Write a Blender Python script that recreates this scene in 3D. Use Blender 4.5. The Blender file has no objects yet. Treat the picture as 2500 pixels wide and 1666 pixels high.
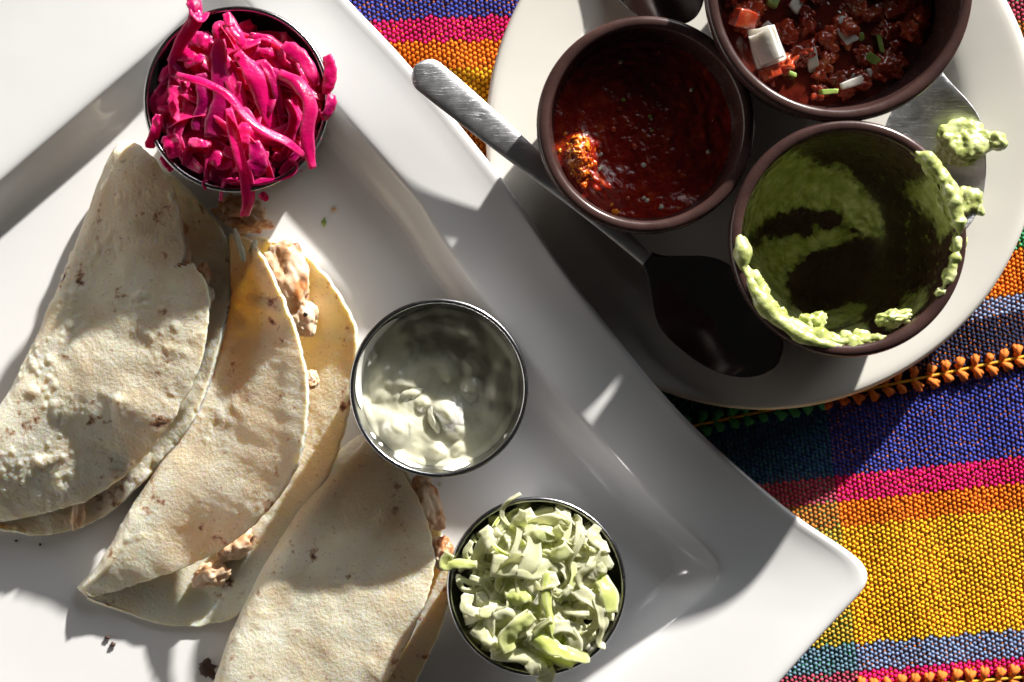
import bpy, bmesh, math, random
import numpy as np
from mathutils import Vector, Matrix, noise

R = math.radians
C = bpy.context.scene.collection
CM = 0.01                      # everything below is measured in centimetres, built in metres
H, K = 62.0, 4234.0            # camera height (cm) and focal length (photo pixels)

# ------------------------------------------------------------------ camera, sky, sun, exposure
SUN_EL, SUN_AZ = 18.3, (0.51, 0.86)           # elevation; horizontal direction towards the sun (x right, y up)
cam_d = bpy.data.cameras.new('camera')
cam = bpy.data.objects.new('camera', cam_d); C.objects.link(cam)
cam.location = (0, 0, H * CM)
cam_d.sensor_width = 36.0
cam_d.lens = 36.0 * K / 2500.0
cam_d.clip_start = 0.01; cam_d.clip_end = 100
cam_d.dof.use_dof = True
cam_d.dof.focus_distance = (H - 4.0) * CM
cam_d.dof.aperture_fstop = 9.0
bpy.context.scene.camera = cam

w = bpy.data.worlds.new('World'); bpy.context.scene.world = w
w.use_nodes = True
wn = w.node_tree.nodes; wl = w.node_tree.links
bg = wn['Background']
bg.inputs['Color'].default_value = (1.0, 0.96, 0.92, 1)      # dim room around the table
bg.inputs['Strength'].default_value = 0.006

wd_ = bpy.data.lights.new('window', 'AREA'); win = bpy.data.objects.new('window', wd_); C.objects.link(win)
wd_.shape = 'RECTANGLE'; wd_.size = 1.7; wd_.size_y = 0.8; wd_.energy = 8.0; wd_.color = (0.93, 0.96, 1.0)
win.location = (0.85, 1.45, 0.74)
win.rotation_euler = Vector(win.location).to_track_quat('Z', 'Y').to_euler()

ld_ = bpy.data.lights.new('room_fill', 'AREA'); fill_lamp = bpy.data.objects.new('room_fill', ld_); C.objects.link(fill_lamp)
ld_.shape = 'RECTANGLE'; ld_.size = 1.8; ld_.size_y = 0.7; ld_.energy = 5.5; ld_.color = (1.0, 0.93, 0.84)  # unseen warm fill lamp, added to brighten the plate's slopes and floor
fill_lamp.location = (-1.95, -0.1, 0.50)
fill_lamp.rotation_euler = Vector(fill_lamp.location).to_track_quat('Z', 'Y').to_euler()

sd = bpy.data.lights.new('sun', 'SUN'); sun = bpy.data.objects.new('sun', sd); C.objects.link(sun)
sd.energy = 5.0; sd.angle = R(1.4); sd.color = (1.0, 0.955, 0.89)
n_ = math.hypot(*SUN_AZ); ce = math.cos(R(SUN_EL))
sdir = Vector((SUN_AZ[0] / n_ * ce, SUN_AZ[1] / n_ * ce, math.sin(R(SUN_EL))))
sun.rotation_euler = sdir.to_track_quat('Z', 'Y').to_euler()
sun.location = sdir * 3

vs = bpy.context.scene.view_settings
vs.view_transform = 'Standard'; vs.look = 'None'; vs.exposure = 1.07; vs.gamma = 1.0; vs.use_curve_mapping = False
bpy.context.scene.cycles.max_bounces = 10
bpy.context.scene.cycles.transparent_max_bounces = 8

# ------------------------------------------------------------------ helpers
def P(px, py, z):
    """the spot (cm) at height z (cm) that stands under photo pixel px, py"""
    s = (H - z) / K
    return Vector(((px - 1250) * s, (833 - py) * s, z))

def link(o, parent=None):
    C.objects.link(o)
    if parent is not None: o.parent = parent
    return o

def tag(o, label=None, cat=None, group=None, kind=None):
    if label: o['label'] = label
    if cat: o['category'] = cat
    if group: o['group'] = group
    if kind: o['kind'] = kind
    return o

BASE = {}
def thing(name, base, label, cat, group=None):
    o = bpy.data.objects.new(name, None); o.empty_display_size = 0.01
    o.location = Vector(base) * CM; link(o)
    BASE[o.name] = Vector(base)
    return tag(o, label, cat, group)

def obj(name, verts, faces, m, parent=None, base=None, smooth=True, colors=None):
    """one mesh object from world-space cm vertices"""
    b = Vector((0, 0, 0))
    if parent is not None:
        p = parent
        while p.parent is not None: p = p.parent
        b = BASE.get(p.name, Vector((0, 0, 0)))
    elif base is not None: b = Vector(base)
    v = (np.asarray(verts, dtype=np.float64) - np.array(b)) * CM
    me = bpy.data.meshes.new(name)
    me.from_pydata(v.tolist(), [], faces if isinstance(faces, list) else faces.tolist())
    if smooth: me.polygons.foreach_set('use_smooth', [True] * len(me.polygons))
    if colors is not None:
        a = me.color_attributes.new('Col', 'FLOAT_COLOR', 'POINT')
        a.data.foreach_set('color', np.asarray(colors, dtype=np.float32).ravel())
    me.update()
    o = bpy.data.objects.new(name, me)
    if m: me.materials.append(m)
    link(o, parent)
    if parent is None:
        o.location = b * CM
        BASE[o.name] = b
    return o

def grid_faces(nu, nv, closed_v=False, flip=False):
    f = []
    for i in range(nu - 1):
        for j in range(nv if closed_v else nv - 1):
            a, b = i * nv + j, i * nv + (j + 1) % nv
            c, d = b + nv, a + nv
            f.append((a, b, c, d) if not flip else (d, c, b, a))
    return f

def lathe(profile, n=96, c=(0, 0, 0)):
    v = []
    for r, z in profile:
        for k in range(n):
            a = 2 * math.pi * k / n
            v.append((c[0] + r * math.cos(a), c[1] + r * math.sin(a), c[2] + z))
    return v, grid_faces(len(profile), n, True)

def catmull(pts, n):
    """n points evenly spaced (arc length) on a Catmull-Rom curve through pts"""
    p = np.asarray(pts, dtype=float)
    p = np.vstack([2 * p[0] - p[1], p, 2 * p[-1] - p[-2]])
    out = []
    for i in range(1, len(p) - 2):
        for t in np.linspace(0, 1, 14, endpoint=False):
            a, b, c_, d = p[i - 1], p[i], p[i + 1], p[i + 2]
            out.append(0.5 * (2 * b + (c_ - a) * t + (2 * a - 5 * b + 4 * c_ - d) * t * t + (3 * b - a - 3 * c_ + d) * t ** 3))
    out.append(p[-2]); out = np.array(out)
    return resample(out, n)

def resample(out, n, ts=None):
    out = np.asarray(out, dtype=float)
    L = np.concatenate([[0], np.cumsum(np.linalg.norm(np.diff(out, axis=0), axis=1))])
    t = (np.linspace(0, 1, n) if ts is None else ts) * L[-1]
    return np.stack([np.interp(t, L, out[:, k]) for k in range(out.shape[1])], 1)

def nz(x, y, z, s=1.0): return noise.noise(Vector((x * s, y * s, z * s)))
def fbm(x, y, z, s=1.0, o=3):
    return noise.fractal(Vector((x * s, y * s, z * s)), 0.6, 2.0, o)

def sstep(a, b, x):
    t = min(1, max(0, (x - a) / (b - a))); return t * t * (3 - 2 * t)

# ------------------------------------------------------------------ materials
def new_mat(name):
    m = bpy.data.materials.new(name); m.use_nodes = True
    return m, m.node_tree.nodes, m.node_tree.links, m.node_tree.nodes['Principled BSDF']

def noise_node(n, l, scale, detail=4, rough=0.55, coord='Object', vec=None, w=None):
    t = n.new('ShaderNodeTexNoise'); t.inputs['Scale'].default_value = scale
    t.inputs['Detail'].default_value = detail; t.inputs['Roughness'].default_value = rough
    if vec is None:
        tc = n.new('ShaderNodeTexCoord'); vec = tc.outputs[coord]
    l.new(vec, t.inputs['Vector'])
    return t

def ramp(n, l, src, stops):
    r = n.new('ShaderNodeValToRGB'); e = r.color_ramp.elements
    while len(e) < len(stops): e.new(0.5)
    for k, (p, c) in enumerate(stops):
        e[k].position = p; e[k].color = (*c, 1) if len(c) == 3 else c
    l.new(src, r.inputs['Fac']); return r

def mixc(n, l, fac, a, b, mode='MIX'):
    m = n.new('ShaderNodeMix'); m.data_type = 'RGBA'; m.blend_type = mode
    for s, v in ((m.inputs[0], fac), (m.inputs[6], a), (m.inputs[7], b)):
        if isinstance(v, (int, float)): s.default_value = v
        elif isinstance(v, tuple): s.default_value = (*v, 1)
        else: l.new(v, s)
    return m.outputs[2]

def bump(n, l, bs, src, strength, dist, prev=None):
    b = n.new('ShaderNodeBump'); b.inputs['Strength'].default_value = strength; b.inputs['Distance'].default_value = dist
    l.new(src, b.inputs['Height'])
    if prev is not None: l.new(prev.outputs[0], b.inputs['Normal'])
    l.new(b.outputs[0], bs.inputs['Normal']); return b

def sss(bs, wt, rad, scale):
    bs.inputs['Subsurface Weight'].default_value = wt
    bs.inputs['Subsurface Radius'].default_value = rad
    bs.inputs['Subsurface Scale'].default_value = scale

def m_porcelain(name, col, rough=0.16):
    m, n, l, b = new_mat(name)
    t = noise_node(n, l, 22, 5)
    r = ramp(n, l, t.outputs['Fac'], [(0.3, tuple(c * 0.97 for c in col)), (0.7, col)])
    l.new(r.outputs[0], b.inputs['Base Color'])
    t2 = noise_node(n, l, 60, 3)
    r2 = ramp(n, l, t2.outputs['Fac'], [(0.35, (rough * 0.8,) * 3), (0.75, (rough * 1.7,) * 3)])
    l.new(r2.outputs[0], b.inputs['Roughness'])
    b.inputs['IOR'].default_value = 1.5
    t3 = noise_node(n, l, 30, 2)
    bump(n, l, b, t3.outputs['Fac'], 0.25, 0.0006)
    return m

def m_steel(name, col, rough, scratch=0.25, aniso=0.0):
    m, n, l, b = new_mat(name)
    b.inputs['Metallic'].default_value = 1
    t = noise_node(n, l, 140, 5, 0.7)
    r = ramp(n, l, t.outputs['Fac'], [(0.3, (rough * 0.85,) * 3), (0.7, (rough * 1.2,) * 3)])
    l.new(r.outputs[0], b.inputs['Roughness'])
    t2 = noise_node(n, l, 60, 4)
    r2 = ramp(n, l, t2.outputs['Fac'], [(0.3, tuple(c * 0.92 for c in col)), (0.75, col)])
    l.new(r2.outputs[0], b.inputs['Base Color'])
    tc = n.new('ShaderNodeTexCoord'); prev = None
    for ang, sc in ((25, (90, 2600, 90)), (-40, (110, 3400, 110)), (70, (80, 2200, 90))):
        mp = n.new('ShaderNodeMapping'); mp.inputs['Rotation'].default_value = (0, 0, R(ang)); mp.inputs['Scale'].default_value = sc
        l.new(tc.outputs['Object'], mp.inputs['Vector'])
        s = noise_node(n, l, 1.0, 3, 0.7, vec=mp.outputs[0])
        r3 = ramp(n, l, s.outputs['Fac'], [(0.56, (0, 0, 0)), (0.68, (1, 1, 1))])
        prev = bump(n, l, b, r3.outputs[0], scratch, 0.00012, prev)
    return m

def m_bowl():
    m, n, l, b = new_mat('brown_glaze')
    t = noise_node(n, l, 90, 5)
    r = ramp(n, l, t.outputs['Fac'], [(0.3, (0.040, 0.020, 0.018)), (0.7, (0.066, 0.034, 0.030))])
    l.new(r.outputs[0], b.inputs['Base Color'])
    t2 = noise_node(n, l, 220, 4)
    r2 = ramp(n, l, t2.outputs['Fac'], [(0.3, (0.20,) * 3), (0.7, (0.34,) * 3)])
    l.new(r2.outputs[0], b.inputs['Roughness'])
    bump(n, l, b, t2.outputs['Fac'], 0.15, 0.0003)
    return m

def m_tortilla():
    m, n, l, b = new_mat('tortilla')
    tc = n.new('ShaderNodeTexCoord'); v = tc.outputs['Object']
    base = noise_node(n, l, 55, 6, 0.6, vec=v)
    r = ramp(n, l, base.outputs['Fac'], [(0.28, (0.72, 0.57, 0.39)), (0.48, (0.82, 0.71, 0.56)), (0.72, (0.86, 0.79, 0.68))])
    mo = noise_node(n, l, 28, 3, 0.6, vec=v)
    mr = ramp(n, l, mo.outputs['Fac'], [(0.55, (0, 0, 0)), (0.75, (0.45, 0.45, 0.45))])
    r_out = mixc(n, l, mr.outputs[0], r.outputs[0], (0.66, 0.44, 0.22))
    # toasted freckles
    sp = noise_node(n, l, 260, 4, 0.6, vec=v)
    big = noise_node(n, l, 70, 2, 0.5, vec=v)
    mul = n.new('ShaderNodeMath'); mul.operation = 'MULTIPLY'
    l.new(sp.outputs['Fac'], mul.inputs[0]); l.new(big.outputs['Fac'], mul.inputs[1])
    f = ramp(n, l, mul.outputs[0], [(0.345, (0, 0, 0)), (0.40, (0.75, 0.75, 0.75))])
    c1 = mixc(n, l, f.outputs[0], r_out, (0.30, 0.13, 0.04))
    dk = ramp(n, l, mul.outputs[0], [(0.415, (0, 0, 0)), (0.45, (0.9, 0.9, 0.9))])
    c2 = mixc(n, l, dk.outputs[0], c1, (0.06, 0.028, 0.015))
    fs = noise_node(n, l, 900, 3, 0.6, vec=v)
    fr = ramp(n, l, fs.outputs['Fac'], [(0.63, (0, 0, 0)), (0.72, (0.65, 0.65, 0.65))])
    c3 = mixc(n, l, fr.outputs[0], c2, (0.30, 0.18, 0.08))
    l.new(c3, b.inputs['Base Color'])
    b.inputs['Roughness'].default_value = 0.62
    b.inputs['Specular IOR Level'].default_value = 0.35
    sss(b, 0.92, (1.0, 0.64, 0.24), 0.0046)
    bp = bump(n, l, b, fs.outputs['Fac'], 0.75, 0.0005)
    t2 = noise_node(n, l, 330, 5, 0.65, vec=v)
    bump(n, l, b, t2.outputs['Fac'], 0.30, 0.0005, bp)
    return m

def m_chicken(name='grilled_chicken', sear=.8):
    m, n, l, b = new_mat(name)
    t = noise_node(n, l, 130, 5, 0.6)
    r = ramp(n, l, t.outputs['Fac'], [(0.28, (0.30, 0.12, 0.04)), (0.40, (0.58, 0.32, 0.15)), (0.52, (0.74, 0.56, 0.38)), (0.75, (0.82, 0.71, 0.56))])
    t2 = noise_node(n, l, 75, 3)
    d = ramp(n, l, t2.outputs['Fac'], [(0.50, (0, 0, 0)), (0.60, (sear,) * 3)])
    c = mixc(n, l, d.outputs[0], r.outputs[0], (0.50, 0.17, 0.04))
    dk = ramp(n, l, t2.outputs['Fac'], [(0.62, (0, 0, 0)), (0.68, (sear,) * 3)])
    c = mixc(n, l, dk.outputs[0], c, (0.04, 0.015, 0.008))
    l.new(c, b.inputs['Base Color']); b.inputs['Roughness'].default_value = 0.42
    sss(b, 0.35, (1.0, 0.5, 0.25), 0.003)
    t3 = noise_node(n, l, 420, 4)
    bump(n, l, b, t3.outputs['Fac'], 0.35, 0.0008)
    return m

def m_wet(name, stops, scale=150, rough=0.18, swt=0.4, srad=(1, 0.4, 0.2), sscale=0.003, bscale=600, bst=0.4, bd=0.0006, rnd=None, coat=0.0):
    m, n, l, b = new_mat(name)
    t = noise_node(n, l, scale, 5, 0.6)
    r = ramp(n, l, t.outputs['Fac'], stops)
    col = r.outputs[0]
    if rnd:
        oi = n.new('ShaderNodeObjectInfo')
        rr = ramp(n, l, oi.outputs['Random'], rnd)
        col = mixc(n, l, 1.0, col, rr.outputs[0], 'MULTIPLY')
    l.new(col, b.inputs['Base Color'])
    b.inputs['Roughness'].default_value = rough
    b.inputs['Coat Weight'].default_value = coat; b.inputs['Coat Roughness'].default_value = 0.05
    if swt: sss(b, swt, srad, sscale)
    t3 = noise_node(n, l, bscale, 4)
    bump(n, l, b, t3.outputs['Fac'], bst, bd)
    return m

def m_leaf(name, stops, rnd, thru, edge, trans=0.45, rough=0.3, scale=160, coat=0.0, bst=.16):
    """thin vegetable tissue: wet skin, pale cut edges, light passing through"""
    m, n, l, b = new_mat(name)
    t = noise_node(n, l, scale, 4, 0.6)
    r = ramp(n, l, t.outputs['Fac'], stops)
    oi = n.new('ShaderNodeObjectInfo')
    rr = ramp(n, l, oi.outputs['Random'], rnd)
    a = n.new('ShaderNodeAttribute'); a.attribute_name = 'Col'
    col = mixc(n, l, 1.0, r.outputs[0], rr.outputs[0], 'MULTIPLY')
    col = mixc(n, l, a.outputs['Fac'], col, edge)
    l.new(col, b.inputs['Base Color']); b.inputs['Roughness'].default_value = rough
    b.inputs['Coat Weight'].default_value = coat; b.inputs['Coat Roughness'].default_value = 0.06
    tr = n.new('ShaderNodeBsdfTranslucent'); l.new(mixc(n, l, 1.0, col, thru, 'MULTIPLY'), tr.inputs['Color'])
    mx = n.new('ShaderNodeMixShader'); mx.inputs[0].default_value = trans
    l.new(b.outputs[0], mx.inputs[1]); l.new(tr.outputs[0], mx.inputs[2])
    l.new(mx.outputs[0], n['Material Output'].inputs['Surface'])
    t3 = noise_node(n, l, 900, 4)
    bp = bump(n, l, b, t3.outputs['Fac'], bst, 0.0005)
    l.new(bp.outputs[0], tr.inputs['Normal'])
    return m

def m_vcol(name, rough=0.8, fuzz=True):
    m, n, l, b = new_mat(name)
    a = n.new('ShaderNodeAttribute'); a.attribute_name = 'Col'
    t = noise_node(n, l, 1500, 3)
    r = ramp(n, l, t.outputs['Fac'], [(0.3, (0.88,) * 3), (0.7, (1.0,) * 3)])
    c = mixc(n, l, 1.0, a.outputs['Color'], r.outputs[0], 'MULTIPLY')
    l.new(c, b.inputs['Base Color']); b.inputs['Roughness'].default_value = rough
    b.inputs['Sheen Weight'].default_value = 0.15
    b.inputs['Specular IOR Level'].default_value = 0.2
    if fuzz: bump(n, l, b, t.outputs['Fac'], 0.5, 0.0003)
    return m

def m_plain(name, col, rough=0.5, **kw):
    m, n, l, b = new_mat(name)
    t = noise_node(n, l, kw.get('scale', 300), 4)
    r = ramp(n, l, t.outputs['Fac'], [(0.3, tuple(c * 0.7 for c in col)), (0.7, col)])
    l.new(r.outputs[0], b.inputs['Base Color']); b.inputs['Roughness'].default_value = rough
    bump(n, l, b, t.outputs['Fac'], 0.4, 0.0006)
    return m

M = dict(
    white=m_porcelain('white_porcelain', (0.80, 0.80, 0.80), 0.10),
    cream=m_porcelain('cream_stoneware', (0.70, 0.68, 0.62), 0.16),
    bowl=m_bowl(),
    steel=m_steel('brushed_steel', (0.42, 0.42, 0.43), 0.24, 0.10),
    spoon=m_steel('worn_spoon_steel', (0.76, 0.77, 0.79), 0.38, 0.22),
    spoon_bowl=m_steel('shaded_polished_steel', (0.22, 0.205, 0.20), 0.13, 0.05),  # polished; its dark base colour stands in for shade and dark reflections
    tortilla=m_tortilla(),
    chicken=m_chicken(), chicken_pale=m_chicken('pale_chicken', .12),
    salsa=m_wet('red_salsa', [(0.30, (0.17, 0.005, 0.003)), (0.55, (0.27, 0.012, 0.004)), (0.72, (0.45, 0.06, 0.006)), (0.85, (0.75, 0.3, 0.03))],
                170, 0.20, 0.5, (1, 0.3, 0.06), 0.0025, 420, 0.5, 0.0012, coat=0.3),
    sunlit_pulp=m_wet('sunlit_salsa_pulp', [(0.3, (0.50, 0.05, 0.005)), (0.5, (0.74, 0.20, 0.012)), (0.72, (0.86, 0.44, 0.05))], 170, 0.2, 0.4, (1, .4, .08), 0.002, 500, .5, .0008, coat=.3),  # orange of sunlit salsa, put into the colour
    juice=m_wet('tomato_juice', [(0.3, (0.06, 0.006, 0.004)), (0.7, (0.16, 0.02, 0.01))], 120, 0.08, 0.2, bst=0.15, coat=0.6),
    tomato=m_wet('tomato_flesh', [(0.3, (0.34, 0.02, 0.010)), (0.55, (0.50, 0.07, 0.025)), (0.75, (0.66, 0.24, 0.11))], 160, 0.15, 0.5, (1, .3, .1), 0.003, coat=0.6, rnd=[(0, (.45, .4, .4)), (.5, (.8, .8, .8)), (1, (1.1, 1.3, 1.2))]),
    onion=m_wet('raw_onion', [(0.3, (0.60, 0.57, 0.50)), (0.7, (0.80, 0.78, 0.72))], 120, 0.18, 0.6, (1, .95, .8), 0.004, coat=0.4, bst=.2),
    herb=m_wet('cilantro_stem', [(0.3, (0.12, 0.20, 0.02)), (0.7, (0.40, 0.52, 0.14))], 300, 0.3, 0.3, (.5, 1, .2), 0.002),
    guac=m_wet('guacamole', [(0.28, (0.27, 0.31, 0.06)), (0.5, (0.47, 0.52, 0.19)), (0.72, (0.68, 0.71, 0.40))], 190, 0.28, 0.5, (0.7, 1, 0.3), 0.002, 480, 0.45, 0.0009, coat=0.25),
    tartar=m_wet('tartar_sauce', [(0.3, (0.54, 0.53, 0.38)), (0.55, (0.66, 0.65, 0.50)), (0.75, (0.76, 0.75, 0.63))], 90, 0.17, 0.6, (1, .95, .7), 0.004, 300, 0.12, 0.0006, coat=0.2),
    cream_smear=m_wet('sauce_smear', [(0.3, (0.76, 0.75, 0.68)), (0.7, (0.84, 0.83, 0.78))], 90, 0.2, 0.4, (1, .95, .7), 0.003, bst=.1),
    cabbage=m_leaf('pickled_cabbage', [(0.28, (0.62, 0.002, 0.14)), (0.5, (0.92, 0.007, 0.24)), (0.78, (0.96, 0.08, 0.38))],
                   [(0.0, (0.55, 0.5, 0.7)), (0.3, (0.85, 0.7, 0.75)), (0.65, (1, 1, 1)), (0.9, (1.0, 2.0, 1.05)), (1.0, (1.05, 4, 1.25))],
                   (1.05, 0.45, 0.75), (0.95, 0.13, 0.42), 0.50, 0.30, 90, coat=0.22, bst=.45),
    lettuce=m_leaf('lettuce', [(0.25, (0.76, 0.80, 0.46)), (0.5, (0.87, 0.88, 0.66)), (0.78, (0.92, 0.92, 0.82))],
                   [(0.0, (0.82, 0.90, 0.28)), (0.16, (0.95, 0.98, 0.72)), (0.4, (1, 1, .95)), (1, (1.03, 1.01, 1.08))],
                   (1.0, 1.0, 0.90), (0.93, 0.93, 0.82), 0.55, 0.25, 130),
    thread=m_vcol('woven_thread', 0.85),
    stitch_o=m_plain('orange_floss', (0.80, 0.20, 0.015), 0.8, scale=1800),
    stitch_y=m_plain('yellow_floss', (0.80, 0.44, 0.02), 0.8, scale=1800),
    stitch_g=m_plain('green_floss', (0.06, 0.42, 0.16), 0.8, scale=1800),
    crumb=m_plain('burnt_crumb', (0.06, 0.025, 0.015), 0.7, scale=900),
    pepper=m_plain('peppercorn', (0.01, 0.01, 0.01), 0.4, scale=900),
)

def film(name, src):
    """thin smear: the paste shows where the film is thick, the dish through it where it is thin"""
    m = src.copy(); m.name = name; n = m.node_tree.nodes; l = m.node_tree.links
    a = n.new('ShaderNodeAttribute'); a.attribute_name = 'Col'
    t = noise_node(n, l, 900, 3)
    ad = n.new('ShaderNodeMath'); ad.operation = 'MULTIPLY_ADD'; ad.inputs[1].default_value = 0.7; ad.inputs[2].default_value = -0.35
    l.new(t.outputs['Fac'], ad.inputs[0])
    sm = n.new('ShaderNodeMath'); sm.operation = 'ADD'; l.new(a.outputs['Fac'], sm.inputs[0]); l.new(ad.outputs[0], sm.inputs[1])
    r = ramp(n, l, sm.outputs[0], [(0.12, (0, 0, 0)), (0.9, (1, 1, 1))])
    tr = n.new('ShaderNodeBsdfTransparent'); mx = n.new('ShaderNodeMixShader')
    l.new(r.outputs[0], mx.inputs[0]); l.new(tr.outputs[0], mx.inputs[1]); l.new(n['Principled BSDF'].outputs[0], mx.inputs[2])
    l.new(mx.outputs[0], n['Material Output'].inputs['Surface'])
    return m
M['guac_film'] = film('guacamole_film', M['guac'])

# ================================================================== SETTING: tablecloth
rng = random.Random(7)
V_K = [-900, -100, 100, 600, 780, 905, 1000, 1140, 1600, 1800, 2600]
S_K = [.03, .03, .035, .12, .18, .215, .15, .105, .085, .07, .07]
def cloth_px(u, v):
    """warp coordinate u and weft coordinate v (photo pixels on the table plane) -> pixel on the table plane"""
    x = u; y = v
    for _ in range(2):
        y = v - np.interp(v, V_K, S_K) * (x - 2300)
        x = u + 0.12 * (y - 1300)
    return x, y
def cloth_z(x, y):     # cm, slow rucks of the cloth
    return 0.055 + 0.05 * np.sin(x * 1.15 + 0.5 * np.sin(y * .6) + 0.8) * np.sin(y * 0.33 + 0.9) + 0.035 * np.sin(x * 2.3 + y * 0.7) \
        + 0.02 * np.sin(x * 0.7 - y * 1.9)
BLUE, PINK, ORNG, YELL = (.042, .062, .37), (.86, .006, .18), (.94, .24, .008), (.96, .53, .014)
GREY, NAVY, CYAN, GREEN, AMBER = (.20, .28, .48), (.016, .026, .08), (.05, .33, .46), (.06, .42, .17), (.62, .22, .015)
LBLU = (.25, .32, .52)
W_B = [(-9999, ORNG), (-420, GREY), (-340, YELL), (-230, ORNG), (-160, BLUE), (5, PINK), (62, ORNG), (122, YELL), (225, AMBER), (420, BLUE), (540, GREEN),
       (632, ORNG), (748, LBLU), (795, NAVY), (890, NAVY), (935, BLUE), (1135, PINK), (1200, ORNG), (1262, YELL), (1553, GREY),
       (1622, PINK), (1660, NAVY), (1700, BLUE), (1850, PINK), (1920, ORNG), (1990, YELL), (2200, GREY)]
def weft(v):
    c = W_B[0][1]
    for a, b in W_B:
        if v >= a: c = b
    return c
def warp(u):
    if 1450 < u < 2052: return GREEN
    if u > 2575: return GREEN
    return ORNG
WOOD = warp

cloth = thing('tablecloth', (0, 0, 0), 'multicoloured striped handwoven tablecloth lying under both plates', 'tablecloth')
# backing sheet
nx, ny = 180, 130
gv, gc = [], []
for i in range(nx):
    for j in range(ny):
        x, y = -36 + 72 * i / (nx - 1), -26 + 52 * j / (ny - 1)
        gv.append((x, y, float(cloth_z(x, y)) - 0.045))
        yp = 833 - y * K / H; xp = 1250 + x * K / H
        v_ = yp + np.interp(yp, V_K, S_K) * (xp - 2300)
        gc.append((*[k * 0.34 + q * .08 for k, q in zip(weft(v_), warp(xp - .12 * (yp - 1300)))], 1))
obj('cloth_sheet', gv, grid_faces(nx, ny, flip=True), M['thread'], cloth, colors=gc)

PL_C = P(1862, 325, 1.8); PL_R = 9.6            # round plate
SQ_IN = [P(620, 130, 0), P(1560, 1270, 0), P(1150, 1750, 0), P(-500, 1750, 0), P(-500, 900, 0)]  # well inside the square plate
def in_poly(x, y, poly):
    c = False; n = len(poly); j = n - 1
    for i in range(n):
        xi, yi, xj, yj = poly[i][0], poly[i][1], poly[j][0], poly[j][1]
        if (yi > y) != (yj > y) and x < (xj - xi) * (y - yi) / (yj - yi) + xi: c = not c
        j = i
    return c
SU, SV = 10.7, 5.85
T_v, T_f, T_c = [], [], []
RING = [(math.cos(2 * math.pi * k / 8), math.sin(2 * math.pi * k / 8)) for k in range(8)]
def bead(cx, cy, cz, ax, ay, bx, by, h, col):
    """one thread float: a small rounded pillow"""
    o = len(T_v)
    T_v.append((cx, cy, cz + h)); T_c.append((*col, 1))
    for rr, hh in ((.62, .74), (1.0, -.35)):
        for p_, q_ in RING:
            T_v.append((cx + (ax * p_ + bx * q_) * rr, cy + (ay * p_ + by * q_) * rr, cz + h * hh)); T_c.append((*col, 1))
    for k in range(8):
        k2 = (k + 1) % 8
        T_f.append((o, o + 1 + k2, o + 1 + k)); T_f.append((o + 1 + k, o + 1 + k2, o + 9 + k2, o + 9 + k))
cols = int((2800 - 700) / SU); rows = int((1900 + 260) / SV)
DARKW = (BLUE, NAVY, GREY, PINK, LBLU)
for jv in range(rows):
    v = -260 + jv * SV
    for iu in range(cols):
        u = 700 + iu * SU
        px, py = cloth_px(u, v)
        if px < 690 or px > 2640 or py < -130 or py > 1790: continue
        c = P(px, py, 0); x, y = c.x, c.y
        if math.hypot(x - PL_C.x, y - PL_C.y) < PL_R - 2.3: continue
        if in_poly(x, y, SQ_IN): continue
        z = float(cloth_z(x, y))
        hair = rng.random(); jit = 0.88 + 0.42 * hair
        px2, py2 = cloth_px(u + SU, v); c2 = P(px2, py2, 0)
        px3, py3 = cloth_px(u, v + SV); c3 = P(px3, py3, 0)
        ax, ay = c2.x - x, c2.y - y; bx, by = c3.x - x, c3.y - y
        ox, oy = rng.gauss(0, .014), rng.gauss(0, .012)
        gw = warp(u) == GREEN; wc = weft(v + rng.uniform(-2, 2))
        if (iu + jv) % 2 == 0:
            if gw: wc = tuple(a * .62 + b * .16 for a, b in zip(wc, GREEN))
            k1 = rng.uniform(.45, .53)
            bead(x + ox, y + oy, z, ax * k1, ay * k1, bx * .84, by * .84, 0.044 + .014 * hair, [k * jit for k in wc])
        else:
            dim = rng.choice((.95, .7, .35, .2, .12, .1)) if wc in DARKW else rng.choice((.75, .55, .4))
            bead(x + ox, y + oy, z - .018, ax * .24, ay * .24, bx * .55, by * .55, 0.040 + .012 * hair, [k * jit * dim for k in warp(u)])
obj('weave', T_v, T_f, M['thread'], cloth, colors=T_c)['kind'] = 'stuff'
print('weave beads', len(T_f) // 16)

# embroidered seams: little tufted stitches either side of a laid thread
def tuft(name, c, ang, ln, wd, m):
    v, f = [], []
    n, k = 5, 6
    for fan in (-.5, 0.0, .5):
        a2 = ang + fan + rng.uniform(-.12, .12); ca, sa = math.cos(a2), math.sin(a2); l2 = ln * rng.uniform(.85, 1.15)
        o_ = len(v)
        for i in range(n):
            t = i / (n - 1); rr = [0.55, .95, 1.0, .9, .5][i] * wd * .55
            x = (-.55 + 1.55 * t) * l2; lift = .10 + .07 * math.sin(math.pi * t) + (.04 if fan == 0 else 0)
            for j in range(k):
                a = 2 * math.pi * j / k
                y = rr * math.cos(a) * (1 + rng.uniform(-.15, .15)); z = rr * math.sin(a) + lift
                v.append((c.x + x * ca - y * sa, c.y + x * sa + y * ca, c.z + z))
        f += [tuple(q + o_ for q in w_) for w_ in grid_faces(n, k, True)]
        f.append(tuple(o_ + q for q in range(k - 1, -1, -1))); f.append(tuple(o_ + (n - 1) * k + j for j in range(k)))
    return obj(name, v, f, m, cloth)
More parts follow.
